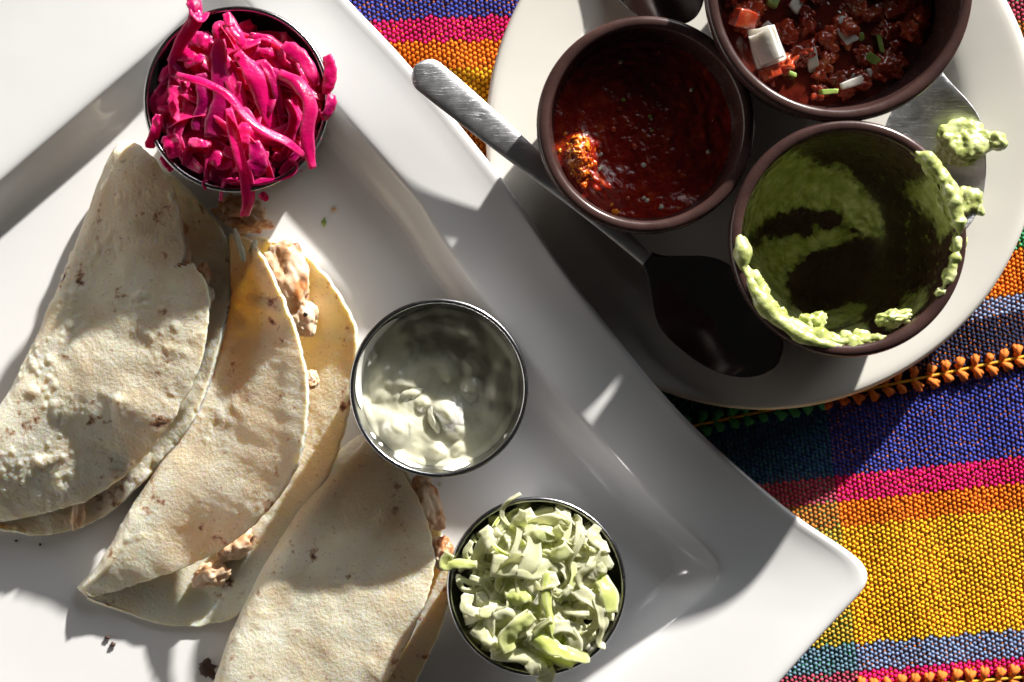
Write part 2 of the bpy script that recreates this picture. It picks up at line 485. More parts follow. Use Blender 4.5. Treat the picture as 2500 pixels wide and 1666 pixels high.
def seam(v0, u0, u1, step, mo, my):
    line = []
    u = u0
    while u < u1:
        px, py = cloth_px(u, v0); c = P(px, py, 0.06)
        pxb, pyb = cloth_px(u + 10, v0); d = P(pxb, pyb, 0.06) - c
        th = math.atan2(d.y, d.x)
        line.append((c.x, c.y, c.z + .14))
        for s in (1, -1):
            off = 0.17
            q = Vector((c.x - math.sin(th) * off * s + rng.uniform(-.03, .03), c.y + math.cos(th) * off * s + rng.uniform(-.03, .03), c.z))
            tuft('stitch', q, th + s * R(64 if s > 0 else 56) + rng.uniform(-.2, .2), 0.27 + rng.uniform(-.04, .04), 0.20, mo)
        u += step * rng.uniform(.92, 1.08)
    v, f = tube(line, 0.05, 6)
    obj('laid_thread', v, f, my, cloth)

def tube(path, r, k=8, rf=None):
    p = np.asarray(path, dtype=float); v = []
    for i in range(len(p)):
        t = Vector(p[min(i + 1, len(p) - 1)] - p[max(i - 1, 0)]).normalized()
        up = Vector((0, 0, 1)); a = t.cross(up)
        if a.length < 1e-4: a = Vector((1, 0, 0))
        a.normalize(); b = a.cross(t)
        rr = rf(i / (len(p) - 1)) if rf else r
        for j in range(k):
            w_ = 2 * math.pi * j / k
            v.append(tuple(Vector(p[i]) + a * (rr * math.cos(w_)) + b * (rr * math.sin(w_))))
    f = grid_faces(len(p), k, True)
    f.append(tuple(range(k - 1, -1, -1))); f.append(tuple((len(p) - 1) * k + j for j in range(k)))
    return v, f
seam(912, 2052, 2580, 37, M['stitch_o'], M['stitch_y'])
seam(912, 2580, 2700, 37, M['stitch_g'], M['stitch_y'])
seam(912, 1560, 2050, 37, M['stitch_g'], M['stitch_y'])
seam(1668, 2052, 2600, 34, M['stitch_o'], M['stitch_y'])

# ================================================================== ROUND CREAM PLATE
prof = [(0.01, .28), (5.4, .28), (5.6, .12), (5.95, .12), (6.1, .40), (7.2, .95), (8.6, 1.38), (9.35, 1.62), (9.55, 1.70), (9.63, 1.80), (9.58, 1.90), (9.42, 1.94),
        (9.2, 1.93), (8.6, 1.84), (7.9, 1.72), (7.35, 1.60), (7.0, 1.46), (6.7, 1.24), (6.4, 1.02), (6.05, .86), (5.5, .79), (4.0, .76), (0.01, .75)]
pp = catmull([(a, b, 0) for a, b in prof], 120)[:, :2]
v, f = lathe([(a, b) for a, b in pp], 160, (PL_C.x, PL_C.y, 0))
o = obj('round_plate', v, f, M['cream'], base=(PL_C.x, PL_C.y, 0.1))
tag(o, 'round cream stoneware plate carrying the three brown bowls', 'plate')
PFL = .77   # its floor height

# ================================================================== WHITE SQUARE PLATE
def side(pts, n=90):
    c = catmull([(*P(x, y, z),) for x, y, z in pts], 400)
    ts = (1 - np.cos(np.pi * np.arange(n) / n)) / 2
    ts = 0.55 * ts + 0.45 * np.arange(n) / n
    return resample(c, n, ts)
def loop(sides, rounds=40, span=10):
    l_ = np.vstack([side(s) for s in sides]); n = len(l_); k = n // 4
    wts = np.zeros(n)
    for c_ in range(4):
        for d in range(-span, span + 1): wts[(c_ * k + d) % n] = 1 - abs(d) / (span + 1)
    for _ in range(rounds):
        l_ = l_ + 0.5 * wts[:, None] * ((np.roll(l_, 1, 0) + np.roll(l_, -1, 0)) / 2 - l_)
    return l_
zo, zc_, zf_ = 2.55, 2.20, 0.90
TC, RC, BC, LC = (480, -440, zo), (2150, 1402, zo + .05), (610, 2990, zo), (-1080, 1120, zo)
outer = loop([
    [TC, (650, -215, zo), (850, 0, zo - .05), (1000, 160, zo - .1), (1215, 422, zo - .15), (1374, 650, zo - .15), (1489, 803, zo - .15), (1609, 950, zo - .1), (1737, 1082, zo - .05), (1933, 1251, zo), (2080, 1350, zo), RC],
    [RC, (2057, 1498, zo), (1920, 1649, zo), (1500, 2130, zo - .1), (1000, 2640, zo), BC],
    [BC, (150, 2500, zo), (-350, 1900, zo - .1), (-800, 1370, zo), LC],
    [LC, (-800, 760, zo), (-420, 290, zo - .1), (-30, -40, zo), (280, -290, zo), TC]], 34, 9)
W0, W1, W2, W3 = (545, -55, zc_), (1790, 1398, zc_), (520, 2660, zc_), (-800, 1190, zc_)
well = loop([
    [W0, (700, 125, zc_), (850, 297, zc_), (1010, 480, zc_), (1083, 592, zc_), (1297, 885, zc_), (1527, 1145, zc_), (1640, 1262, zc_), W1],
    [W1, (1680, 1482, zc_), (1559, 1588, zc_), (1450, 1700, zc_), (980, 2190, zc_), W2],
    [W2, (180, 2280, zc_), (-350, 1690, zc_), W3],
    [W3, (-350, 745, zc_), (0, 440, zc_), (200, 268, zc_), (383, 108, zc_), W0]], 60, 9)
cen = well.mean(0); cen[2] = zf_
def inset(l_, d):     # move the loop inwards by d cm
    t = np.roll(l_, -1, 0) - np.roll(l_, 1, 0); t /= np.linalg.norm(t[:, :2], axis=1)[:, None]
    nrm = np.stack([-t[:, 1], t[:, 0], np.zeros(len(t))], 1)
    s = np.sign(((cen - l_) * nrm)[:, :2].sum(1))[:, None]
    return l_ + nrm * s * d
rise = outer[:, 2] - zo
def ring(fa, z):      # fa 0 = outer edge, 1 = crest of the well
    r_ = outer * (1 - fa) + well * fa; r_[:, 2] = z + rise * (1 - fa); return r_
rings = []
under = [(0.10, .55, 1), (.05, .95, .6), (.03, 1.55, .35)]
floor_l = cen + (well - cen) * 0.915          # foot of the well's slope
def fl(k, z):
    r_ = well + (floor_l - well) * k; r_[:, 2] = z; return r_
def cenring(k, z):
    r_ = cen + (floor_l - cen) * k; r_[:, 2] = z; return r_
# underside: from the centre out to the lip
rings += [cenring(.02, .35), cenring(.6, .35), cenring(.86, .35), cenring(.9, .14), cenring(.94, .14), cenring(.97, .45)]
rings += [fl(.6, .75), ring(1.0, 1.35), ring(.6, 1.75), ring(.2, 2.02), ring(.06, 2.16), ring(.02, 2.26), ring(0.0, 2.40), ring(.004, 2.50), ring(.02, 2.57), ring(.05, 2.60), ring(.1, 2.585),
          ring(.16, 2.55), ring(.3, 2.49), ring(.5, 2.43), ring(.7, 2.37), ring(.88, 2.31), ring(.96, 2.265), ring(1.0, 2.20)]
for k, z in ((.08, 2.07), (.18, 1.86), (.3, 1.61), (.45, 1.34), (.6, 1.15), (.75, 1.02), (.9, .945), (1.05, .915)): rings.append(fl(k, z))
rings += [cenring(.93, .905), cenring(.8, .9), cenring(.5, .9), cenring(.2, .9), cenring(.02, .9)]
N = len(outer)
rs_ = np.array(rings); fine = []                 # smooth the profile between rings (Catmull-Rom, 3 steps)
for i in range(len(rs_) - 1):
    a, b, c_, d = rs_[max(i - 1, 0)], rs_[i], rs_[i + 1], rs_[min(i + 2, len(rs_) - 1)]
    for t in (0, 1 / 3, 2 / 3):
        fine.append(0.5 * (2 * b + (c_ - a) * t + (2 * a - 5 * b + 4 * c_ - d) * t * t + (3 * b - a - 3 * c_ + d) * t ** 3))
fine.append(rs_[-1])
nR = len(fine)
v = np.vstack(fine).tolist(); f = grid_faces(nR, N, True)
v.append((cen[0], cen[1], .35)); v.append((cen[0], cen[1], .9)); e0 = len(v) - 2
for j in range(N):
    f.append((j, (j + 1) % N, e0)); f.append(((nR - 1) * N + (j + 1) % N, (nR - 1) * N + j, e0 + 1))
o = obj('square_plate', v, f, M['white'], base=(cen[0], cen[1], .1))
bm = bmesh.new(); bm.from_mesh(o.data); bmesh.ops.recalc_face_normals(bm, faces=bm.faces); bm.to_mesh(o.data); bm.free()
tag(o, 'large square white porcelain plate with raised flared rim holding the tacos', 'plate')

# ================================================================== BROWN BOWLS
def bowl_profile(Ro, h, base_r=None, lip=.42):
    br = base_r or Ro * .60
    Ri = Ro - lip
    outp = [(0.01, .12), (br - .35, .12), (br - .25, 0), (br, 0), (br + .12, .12), (br + (Ro - br) * .45, h * .28), (Ro - .30, h * .58), (Ro - .14, h * .78), (Ro - .10, h * .86), (Ro - .02, h * .90), (Ro, h * .95),
            (Ro - .05, h - .05), (Ro - .17, h), (Ri + .12, h - .01), (Ri + .02, h - .07)]
    inp = []
    D = h - .5
    for k in range(1, 15):
        ph = k / 14 * math.pi / 2
        inp.append((max(.01, Ri * max(0.0, math.cos(ph)) ** 0.62), h - .10 - (D - .1) * math.sin(ph) ** 1.1))
    return outp, inp
def inner_at(Ro, h, ph, lip=.42):
    Ri = Ro - lip; D = h - .5
    return max(.01, Ri * max(0.0, math.cos(ph)) ** 0.62), h - .10 - (D - .1) * math.sin(ph) ** 1.1
def brown_bowl(px, py, zr, Ro, tilt=(0, 0)):
    c = P(px, py, zr); h = zr - PFL
    a, b = bowl_profile(Ro, h)
    pa = catmull([(x, y, 0) for x, y in a], 90)[:, :2].tolist() + b
    v, f = lathe(pa, 128, (c.x, c.y, PFL))
    return c, h, obj('brown_bowl', v, f, M['bowl'], base=(c.x, c.y, PFL))
SAL, hS, b1 = brown_bowl(1577, 304, 4.95, 3.60)
GUA, hG, b2 = brown_bowl(2072, 582, 5.9, 3.86)
PIC, hP, b3 = brown_bowl(2050, -32, 5.9, 4.36)
g_ = 'brown bowls on the cream plate'
tag(b1, 'brown glazed bowl holding smooth dark red salsa', 'bowl', g_)
tag(b2, 'brown glazed bowl nearly emptied of guacamole with green smeared rim', 'bowl', g_)
tag(b3, 'largest brown glazed bowl with chopped tomato and onion, cut by the top edge', 'bowl', g_)

# ---- red salsa
def disc(c, r, z, nr, na, hf):
    v = [(c[0], c[1], z + hf(c[0], c[1], 0))]
    for i in range(1, nr + 1):
        rr = r * i / nr
        for k in range(na):
            a = 2 * math.pi * k / na
            x, y = c[0] + rr * math.cos(a), c[1] + rr * math.sin(a)
            v.append((x, y, z + hf(x, y, rr / r)))
    f = [(0, 1 + k, 1 + (k + 1) % na) for k in range(na)]
    for i in range(nr - 1):
        for k in range(na):
            a = 1 + i * na + k; b = 1 + i * na + (k + 1) % na
            f.append((a, a + na, b + na, b))
    return v, f
def r_inner(Ro, h, z):   # inner radius of a bowl at height z above its base
    for k in range(200):
        ph = k / 199 * math.pi / 2
        r_, zz = inner_at(Ro, h, ph)
        if zz <= z: return r_
    return .1
zs = 3.45
mnd = P(1415, 385, zs); mnd2 = P(1480, 460, zs); mnd3 = P(1650, 515, zs)
def hs_f(x, y, q):
    d1 = math.hypot((x - mnd.x) * 1.3, (y - mnd.y) * .8); d2 = math.hypot(x - mnd2.x, y - mnd2.y); d3 = math.hypot((x - mnd3.x) * .6, y - mnd3.y)
    h = .50 * math.exp(-(d1 / .62) ** 2) + .34 * math.exp(-(d2 / .6) ** 2) + .18 * math.exp(-(d3 / .5) ** 2)
    return h + .05 * fbm(x, y, 3, 3.2, 4) + (.10 * fbm(x, y, 9, 5.5, 3) * sstep(.05, .3, h)) + .04 * sstep(.9, 1.0, q)
v, f = disc(SAL, r_inner(3.60, hS, zs - PFL) + .05, zs, 60, 150, hs_f)
sal = thing('red_salsa', (SAL.x, SAL.y, zs), 'chunky dark red salsa in the brown bowl nearest the spoon handle', 'salsa')
obj('salsa_surface', v, f, M['salsa'], sal)

def blob(c, rad, seed, amp=.25, freq=1.6, sub=3, rot=0):
    bm = bmesh.new(); bmesh.ops.create_icosphere(bm, subdivisions=sub, radius=1)
    v = []
    ca, sa = math.cos(rot), math.sin(rot)
    for q in bm.verts:
        d = q.co.normalized()
        k = 1 + amp * fbm(d.x + seed * 3.1, d.y + seed, d.z, freq, 3)
        x, y, z = d.x * rad[0] * k, d.y * rad[1] * k, d.z * rad[2] * k
        v.append((c[0] + x * ca - y * sa, c[1] + x * sa + y * ca, c[2] + z))
    f = [tuple(x.index for x in q.verts) for q in bm.faces]
    bm.free(); return v, f
for k in range(26):
    a, q = rng.uniform(0, 6.28), math.sqrt(rng.random()) * .93
    x, y = SAL.x + math.cos(a) * q * 2.9, SAL.y + math.sin(a) * q * 2.9
    v, f = blob((x, y, zs + hs_f(x, y, q) + .02), (rng.uniform(.05, .13), rng.uniform(.04, .09), .05), k, .3, 1.5, 2, rng.uniform(0, 3))
    obj('seed' if k % 2 else 'tomato_bit', v, f, M['stitch_y'] if False else (M['tomato'] if k % 2 == 0 else M['herb'] if k % 5 == 0 else M['tartar']), sal)

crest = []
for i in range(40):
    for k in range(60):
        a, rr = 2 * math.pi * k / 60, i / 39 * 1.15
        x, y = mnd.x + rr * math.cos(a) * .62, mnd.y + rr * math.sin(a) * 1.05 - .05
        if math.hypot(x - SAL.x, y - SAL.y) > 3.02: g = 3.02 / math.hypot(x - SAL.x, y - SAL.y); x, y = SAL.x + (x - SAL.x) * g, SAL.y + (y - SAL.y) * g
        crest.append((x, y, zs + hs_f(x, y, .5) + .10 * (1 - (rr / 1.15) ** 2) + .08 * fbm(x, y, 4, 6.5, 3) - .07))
obj('sunlit_crest', crest, grid_faces(40, 60, True), M['sunlit_pulp'], sal)  # skin over the mound, painted as if the sun lit it
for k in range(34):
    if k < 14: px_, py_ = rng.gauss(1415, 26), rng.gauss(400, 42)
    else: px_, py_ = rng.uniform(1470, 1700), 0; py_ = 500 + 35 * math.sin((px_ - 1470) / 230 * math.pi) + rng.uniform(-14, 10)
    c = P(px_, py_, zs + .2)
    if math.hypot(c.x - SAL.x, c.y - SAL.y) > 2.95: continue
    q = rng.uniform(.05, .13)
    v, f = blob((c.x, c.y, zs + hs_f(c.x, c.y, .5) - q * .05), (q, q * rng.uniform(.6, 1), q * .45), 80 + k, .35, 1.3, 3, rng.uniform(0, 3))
    obj('sunlit_pulp', v, f, M['sunlit_pulp'], sal)  # bits painted the same sunlit orange along the lower left

# ---- chopped tomato relish
zp = 3.55
pic = thing('chopped_tomato_relish', (PIC.x, PIC.y, zp), 'chopped tomato, onion and herb relish in the largest brown bowl', 'salsa')
v, f = disc(PIC, r_inner(4.36, hP, zp - PFL) + .05, zp, 40, 110, lambda x, y, q: .06 * fbm(x, y, 1, 2.2, 3))
obj('juice', v, f, M['juice'], pic)
def chunk(name, c, s, m, rot, seed, parent, bev=.18, curve=0.0):
    """bevelled, slightly irregular diced piece"""
    bm = bmesh.new(); bmesh.ops.create_cube(bm, size=2)
    rs = random.Random(seed)
    for q in bm.verts: q.co = Vector([t * (1 + rs.uniform(-.42, .12)) for t in q.co])
    bmesh.ops.bevel(bm, geom=bm.edges[:], offset=bev * 1.5, segments=3, affect='EDGES', profile=.6)
    bmesh.ops.subdivide_edges(bm, edges=bm.edges[:], cuts=1, use_grid_fill=True)
    rm = Matrix.Rotation(rot[2], 3, 'Z') @ Matrix.Rotation(rot[1], 3, 'Y') @ Matrix.Rotation(rot[0], 3, 'X')
    v = []
    for q in bm.verts:
        k = 1 + .16 * noise.noise(q.co * 1.1 + Vector((seed, 0, 0)))
        p_ = Vector((q.co.x * s[0] * k, q.co.y * s[1] * k, q.co.z * s[2] * k))
        p_.z -= curve * (p_.x / s[0]) ** 2
        p_ = rm @ p_
        v.append((c[0] + p_.x, c[1] + p_.y, c[2] + p_.z))
    f = [tuple(x.index for x in q.verts) for q in bm.faces]; bm.free()
    return obj(name, v, f, m, parent)
def lump_piece(name, c, s, m, rot, seed, parent, bev=.2):
    v, f = blob(c, (s[0] * 1.1, s[1] * 1.1, s[2] * 1.2), seed, .6, 1.2, 4, rot[2]); return obj(name, v, f, m, parent)
def pk(px, py, z): q = P(px, py, z); return (q.x, q.y, q.z)
for k_, (dx_, dy_, dz_, sc_) in enumerate(((0, 0, 0, 1.0), (.03, .05, .16, .94), (-.05, .02, .31, .84))):
    q = P(1868, 118, 4.25)
    chunk('onion_piece', (q.x + dx_, q.y + dy_, q.z + dz_), (.56 * sc_, .66 * sc_, .085), M['onion'], (.22, -.34, .25 + .07 * k_), 3 + 20 * k_, pic, .05, .14)
chunk('tomato_piece', pk(1818, 48, 4.45), (.45, .34, .32), M['tomato'], (.3, .5, -.2), 5, pic)
chunk('tomato_piece', pk(1880, 180, 4.0), (.4, .25, .2), M['tomato'], (.1, .2, .4), 6, pic)
chunk('onion_piece', pk(2068, 85, 3.65), (.36, .36, .2), M['onion'], (.1, .1, .5), 7, pic)
chunk('onion_piece', pk(1983, 142, 3.7), (.22, .46, .15), M['onion'], (.2, .1, .25), 8, pic)
chunk('onion_piece', pk(2080, 203, 4.0), (.42, .18, .14), M['onion'], (.1, -.1, .3), 9, pic)
chunk('cilantro_piece', pk(2023, 224, 4.1), (.33, .11, .09), M['herb'], (0, 0, .05), 10, pic)
chunk('cilantro_piece', pk(2150, 105, 3.75), (.10, .34, .07), M['herb'], (0, 0, .2), 11, pic)
chunk('cilantro_piece', pk(1934, 182, 4.0), (.16, .09, .07), M['herb'], (0, 0, -.4), 12, pic)
chunk('onion_piece', pk(1945, 12, 3.7), (.3, .25, .15), M['onion'], (0, .2, .9), 13, pic)
chunk('cilantro_piece', pk(2140, 150, 3.75), (.4, .2, .06), M['herb'], (.1, .1, -.5), 14, pic)
for k in range(130):
    a, q = rng.uniform(0, 6.28), math.sqrt(rng.random()) * .90
    x, y = PIC.x + math.cos(a) * q * 3.6, PIC.y + math.sin(a) * q * 3.6
    if y > P(0, -60, 4).y: continue
    kind = rng.choice(['tomato_piece'] * 8 + ['onion_piece', 'cilantro_piece'])
    m = M['tomato'] if kind[0] == 't' else M['onion'] if kind[0] == 'o' else M['herb']
    s = rng.uniform(.26, .46) if kind[0] == 't' else rng.uniform(.12, .24)
    (lump_piece if kind[0] == 't' else chunk)(kind, (x, y, zp + rng.uniform(-.16, .12)), (s, s * rng.uniform(.6, 1), s * .6), m, (rng.uniform(-.4, .4), rng.uniform(-.4, .4), rng.uniform(0, 3)), 40 + k, pic, .25)

# ---- guacamole left in its bowl
gua = thing('guacamole', (GUA.x, GUA.y, 2), 'green guacamole remains smeared round the inside of a brown bowl', 'guacamole')
Z1 = [(1806, 560), (1830, 460), (1890, 390), (1940, 365), (2000, 395), (2090, 430), (2150, 500), (2165, 590), (2110, 585), (2050, 530), (1960, 508), (1880, 530), (1820, 585)]
Z2 = [(1822, 612), (1880, 582), (2000, 560), (2115, 566), (2040, 606), (1955, 632), (1915, 690), (1930, 745), (1990, 770), (2110, 735), (2105, 780), (2000, 815), (1915, 805), (1860, 760), (1832, 690)]
Z3 = [(2205, 455), (2250, 440), (2320, 400), (2340, 480), (2325, 570), (2295, 585), (2270, 540), (2235, 500)]
Z4 = [(2140, 790), (2200, 745), (2255, 705), (2260, 735), (2230, 775), (2180, 800)]
Z5 = [(1800, 560), (1790, 640), (1850, 770), (1930, 830), (2040, 832), (2120, 815), (2120, 790), (2000, 815), (1900, 790), (1850, 720), (1815, 620)]
def sdist(x, y, poly):
    d = 1e9; n = len(poly)
    for i in range(n):
        ax, ay = poly[i]; bx, by = poly[(i + 1) % n]
        t = ((x - ax) * (bx - ax) + (y - ay) * (by - ay)) / ((bx - ax) ** 2 + (by - ay) ** 2); t = min(1, max(0, t))
        d = min(d, math.hypot(x - ax - t * (bx - ax), y - ay - t * (by - ay)))
    return d if in_poly(x, y, poly) else -d
na, nph = 240, 80
v, cov = [], []
FLK = [(2130, 400), (2345, 480), (2335, 640), (2230, 790), (2130, 780), (2210, 620)]
for i in range(nph):
    ph = i / (nph - 1) * math.pi / 2 * .9999
    r_, z_ = inner_at(3.86, hG, ph)
    r2, z2 = inner_at(3.86, hG, min(ph + .01, math.pi / 2 - 1e-6) if ph < 1.55 else ph - .01)
    tx, tz = r2 - r_, z2 - z_; L = 1e-9 + math.hypot(tx, tz); nr_, nz2 = tz / L, -tx / L    # inward/upward normal
    if nz2 < 0: nr_, nz2 = -nr_, -nz2
    for k in range(na):
        a = 2 * math.pi * k / na
        x, y, z = GUA.x + r_ * math.cos(a), GUA.y + r_ * math.sin(a), PFL + z_
        s = K / (H - z); qx, qy = 1250 + x * s, 833 - y * s
        m_ = max(sdist(qx, qy, Zk) for Zk in (Z1, Z2, Z3, Z4, Z5))
        m_ += 14 * fbm(x, y, z, 1.4, 3) + 8 * fbm(x, y, z + 5, 5, 3)
        c_ = sstep(-14, 20, m_)
        fk = sstep(.35, .7, fbm(x + 7, y, z, 4.5, 3)) * .5 * sstep(-20, 30, sdist(qx, qy, FLK))
        c_ = max(c_, fk)
        t = .008 + sstep(0, 30, m_) * (.07 + .05 * fbm(x, y, z, 2.2, 2) + .015 * fbm(x, y, z, 8, 2))
        cov.append((c_, c_, c_, 1))
        v.append((x + nr_ * math.cos(a) * t, y + nr_ * math.sin(a) * t, z + nz2 * t))
f = [q for q in grid_faces(nph, na, True) if max(cov[x][0] for x in q) > .01]
obj('smear', v, f, M['guac_film'], gua, colors=cov)
def lump_arc(a0, a1, r_, z_, rad, seed, n=90, cx=GUA):
    path = []
    for i in range(n):
        a = R(a0 + (a1 - a0) * i / (n - 1))
        rr = r_ + .10 * nz(a * 6, seed, 0) 
        path.append((cx.x + rr * math.cos(a), cx.y + rr * math.sin(a), z_ + .05 * nz(a * 5, seed + 4, 0)))
    def rf(t): return rad * max(.45, (.95 + .55 * fbm(t * 5, seed, 0, 1, 2))) * (min(1, t * 8, (1 - t) * 8) * .85 + .15)
    v, f = tube(path, rad, 14, rf)
    v = [(x + .04 * nz(x * 3, y * 3, z * 3), y + .04 * nz(x * 3, y * 3, z * 3 + 9), z + .05 * fbm(x, y, z + 3, 3, 2)) for x, y, z in v]
    return obj('rim_crust', v, f, M['guac'], gua)
zr = 5.9
lump_arc(174, 268, 3.50, zr - .12, .25, 1)
lump_arc(195, 264, 3.34, zr - .36, .28, 5)
lump_arc(258, 292, 3.36, zr - .22, .12, 2, 50)
lump_arc(52, 2, 3.58, zr + .0, .26, 3)
lump_arc(42, 6, 3.68, zr - .04, .20, 6)
lump_arc(4, -28, 3.52, zr - .08, .17, 4, 50)
for k in range(44):
    a = R(rng.uniform(178, 288)) if k < 24 else R(rng.uniform(-20, 52))
    rr = min(rng.gauss(3.40, .08), 3.46) if k < 24 else min(rng.gauss(3.60, .08), 3.70); q = rng.uniform(.16, .30)
    v, f = blob((GUA.x + rr * math.cos(a), GUA.y + rr * math.sin(a), zr - .06 - abs(rr - 3.62) * .8 + rng.uniform(-.10, .0)), (q * 1.25, q * 1.0, q * .5), 200 + k, .2, 1.0, 4, rng.uniform(0, 3))
    obj('lump', v, f, M['guac'], gua)
q = P(2182, 776, 5.3)
v, f = blob((q.x, q.y, 5.25), (.55, .26, .24), 4, .5, 1.8, 4, .15); obj('lump', v, f, M['guac'], gua)
q = P(2298, 714, 5.7)
v, f = blob((q.x, q.y, 5.75), (.2, .16, .16), 8, .5, 1.8, 3, .15); obj('lump', v, f, M['guac'], gua)
q = P(1985, 790, 5.0)
v, f = blob((q.x, q.y, 4.9), (.42, .36, .3), 9, .45, 1.8, 4, .4); obj('lump', v, f, M['guac'], gua)

# ================================================================== SPOONS
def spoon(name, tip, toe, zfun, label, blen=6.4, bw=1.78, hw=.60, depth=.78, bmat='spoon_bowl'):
    """tip = handle end, toe = end of the bowl (x, y cm); zfun(s) height along it"""
    t0, t1 = Vector(tip), Vector(toe); ax = t1 - t0; L = ax.length; ax.normalize(); ay = Vector((-ax.y, ax.x))
    sb = 1 - blen / L
    th = thing(name, (t1.x - ax.x * blen / 2, t1.y - ax.y * blen / 2, PFL), label, 'spoon', 'steel spoons on the cream plate')
    nxs, nys = 130, 17
    def wid(s):
        if s < sb:
            q = s / sb
            wv = hw * (1 - .55 * sstep(0.05, .95, q)) 
            e = s * L
            if e < hw: wv *= math.sqrt(max(0.0, 1 - (1 - e / hw) ** 2)) if e > 0 else .02
            return max(wv, .02)
        q = (s - sb) / (1 - sb)
        if q > .52: return max(bw * max(0.0, 1 - ((q - .52) / .48) ** 2.25) ** .55, .015)
        nk = hw * .45
        return nk + (bw - nk) * math.sin(math.pi / 2 * sstep(-.05, 1.0, q / .52) ** .8) ** 1.25
    def build(s0, s1, nm, mt):
        top, bot = [], []
        for i in range(nxs):
            u = i / (nxs - 1)
            u = .5 - .5 * math.cos(math.pi * u)
            s = s0 + (s1 - s0) * u
            wv = wid(s); zc = zfun(s)
            q = max(0, (s - sb) / (1 - sb))
            dep = depth * sstep(0.02, .55, q) * sstep(0.0, .45, 1 - q + .01)
            for j in range(nys):
                e = -1 + 2 * j / (nys - 1); e = math.sin(e * math.pi / 2)
                p_ = t0 + ax * (s * L) + ay * (wv * e)
                crown = .05 * (1 - e * e) * (1 - sstep(0, .1, q))
                z = zc + crown - dep * (1 - abs(e) ** 2.2)
                edge = .05 * (1 - abs(e) ** 6) + .012
                top.append((p_.x, p_.y, z + edge)); bot.append((p_.x, p_.y, z - edge))
        n = len(top)
        v = top + bot
        f = grid_faces(nxs, nys) + [tuple(k + n for k in reversed(q)) for q in grid_faces(nxs, nys)]
        for i in range(nxs - 1):
            a = i * nys; f.append((a, a + nys, a + nys + n, a + n))
            a = i * nys + nys - 1; f.append((a, a + n, a + nys + n, a + nys))
        for j in range(nys - 1):
            f.append((j, j + n, j + 1 + n, j + 1)); a = (nxs - 1) * nys + j
            f.append((a, a + 1, a + 1 + n, a + n))
        o_ = obj(nm, v, f, mt, th)
        bm = bmesh.new(); bm.from_mesh(o_.data); bmesh.ops.recalc_face_normals(bm, faces=bm.faces); bm.to_mesh(o_.data); bm.free()
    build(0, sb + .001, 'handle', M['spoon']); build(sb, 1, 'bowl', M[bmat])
    return th
def zl(pts):
    xs, zs_ = zip(*pts)
    c = catmull([(x, z, 0) for x, z in pts], 200)
    return lambda s: float(np.interp(s, c[:, 0], c[:, 1]))
a_, b_ = P(1014, 160, 3.6), P(1897, 892, 2.58)
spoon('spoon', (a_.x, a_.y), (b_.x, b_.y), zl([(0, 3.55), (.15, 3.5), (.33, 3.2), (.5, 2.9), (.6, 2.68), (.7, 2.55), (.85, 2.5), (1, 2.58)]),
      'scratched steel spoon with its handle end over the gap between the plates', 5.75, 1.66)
a_, b_ = P(2236, -420, 2.6), P(2290, 596, 2.0)
spoon('spoon', (a_.x, a_.y), (b_.x, b_.y), zl([(0, 3.2), (.3, 2.9), (.55, 2.5), (.7, 2.35), (.85, 2.35), (1, 2.45)]),
      'steel spoon with a dollop of guacamole, tucked beside the guacamole bowl', 6.2, 1.75, .6, .62, 'spoon')
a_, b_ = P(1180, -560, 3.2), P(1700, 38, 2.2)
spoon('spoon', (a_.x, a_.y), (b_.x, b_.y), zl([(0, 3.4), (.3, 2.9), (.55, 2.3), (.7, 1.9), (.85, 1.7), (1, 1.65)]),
      'steel spoon bowl, coloured dark as in shade, showing at the top edge above the red salsa', 5.6, 1.6, .6, -.6)
# dollop on the spoon
gd = P(2345, 352, 2.2)
dol = thing('guacamole_dollop', (gd.x, gd.y, 1.5), 'green dollop of guacamole on the spoon at right', 'guacamole')
v, f = blob((gd.x, gd.y, 2.35), (.92, .76, .55), 2, .32, 1.1, 5, .2); obj('dollop', v, f, M['guac'], dol)
gd2 = P(2425, 345, 2.4)
v, f = blob((gd2.x, gd2.y, 2.55), (.40, .34, .32), 3, .3, 1.1, 4, .2); obj('dollop', v, f, M['guac'], dol)
gd3 = P(2362, 492, 2.2)
v, f = blob((gd3.x, gd3.y, 2.3), (.5, .55, .3), 5, .35, 1.2, 4, .9); obj('dollop', v, f, M['guac'], dol)

# ================================================================== STEEL CUPS
def steel_cup(px, py, zr, Ro, h, label, tilt=(0, 0)):
    c = P(px, py, zr); b = zr - h
    th = thing('steel_cup', (c.x, c.y, b), label, 'sauce cup', 'steel sauce cups on the square plate')
    br = Ro * .76
    body = [(0.01, .06), (br - .2, .06), (br - .08, 0), (br, .05), (br + .06, .2), (Ro - .12, h - .3), (Ro - .08, h - .1)]
    ins = [(Ro - .13, h - .1), (Ro - .17, h - .3), (br + .01, .25), (br - .1, .13), (br - .3, .10), (0.01, .10)]
    pa = catmull([(x, z, 0) for x, z in body], 50)[:, :2].tolist() + catmull([(x, z, 0) for x, z in ins], 50)[:, :2].tolist()
    v, f = lathe(pa, 110, (c.x, c.y, b)); obj('body', v, f, M['steel'], th)
    rp = []
    for k in range(17):
        a = 2 * math.pi * k / 16
        rp.append((Ro - .085 + .085 * math.cos(a), h - .085 + .085 * math.sin(a)))
    v, f = lathe(rp, 110, (c.x, c.y, b)); obj('rim', v, f, M['steel'], th)
    th.rotation_euler = (tilt[0], tilt[1], 0)
    return th, c, b
zA, zB, zC = 5.2, 4.8, 4.7
cupA, cA, bA = steel_cup(587, 252, zA, 3.08, 4.1, 'steel sauce cup heaped with magenta pickled cabbage', (R(-2), R(-2)))
cupB, cB, bB = steel_cup(1071, 948, zB, 2.96, 3.85, 'steel sauce cup of creamy tartar sauce, beside the middle taco')
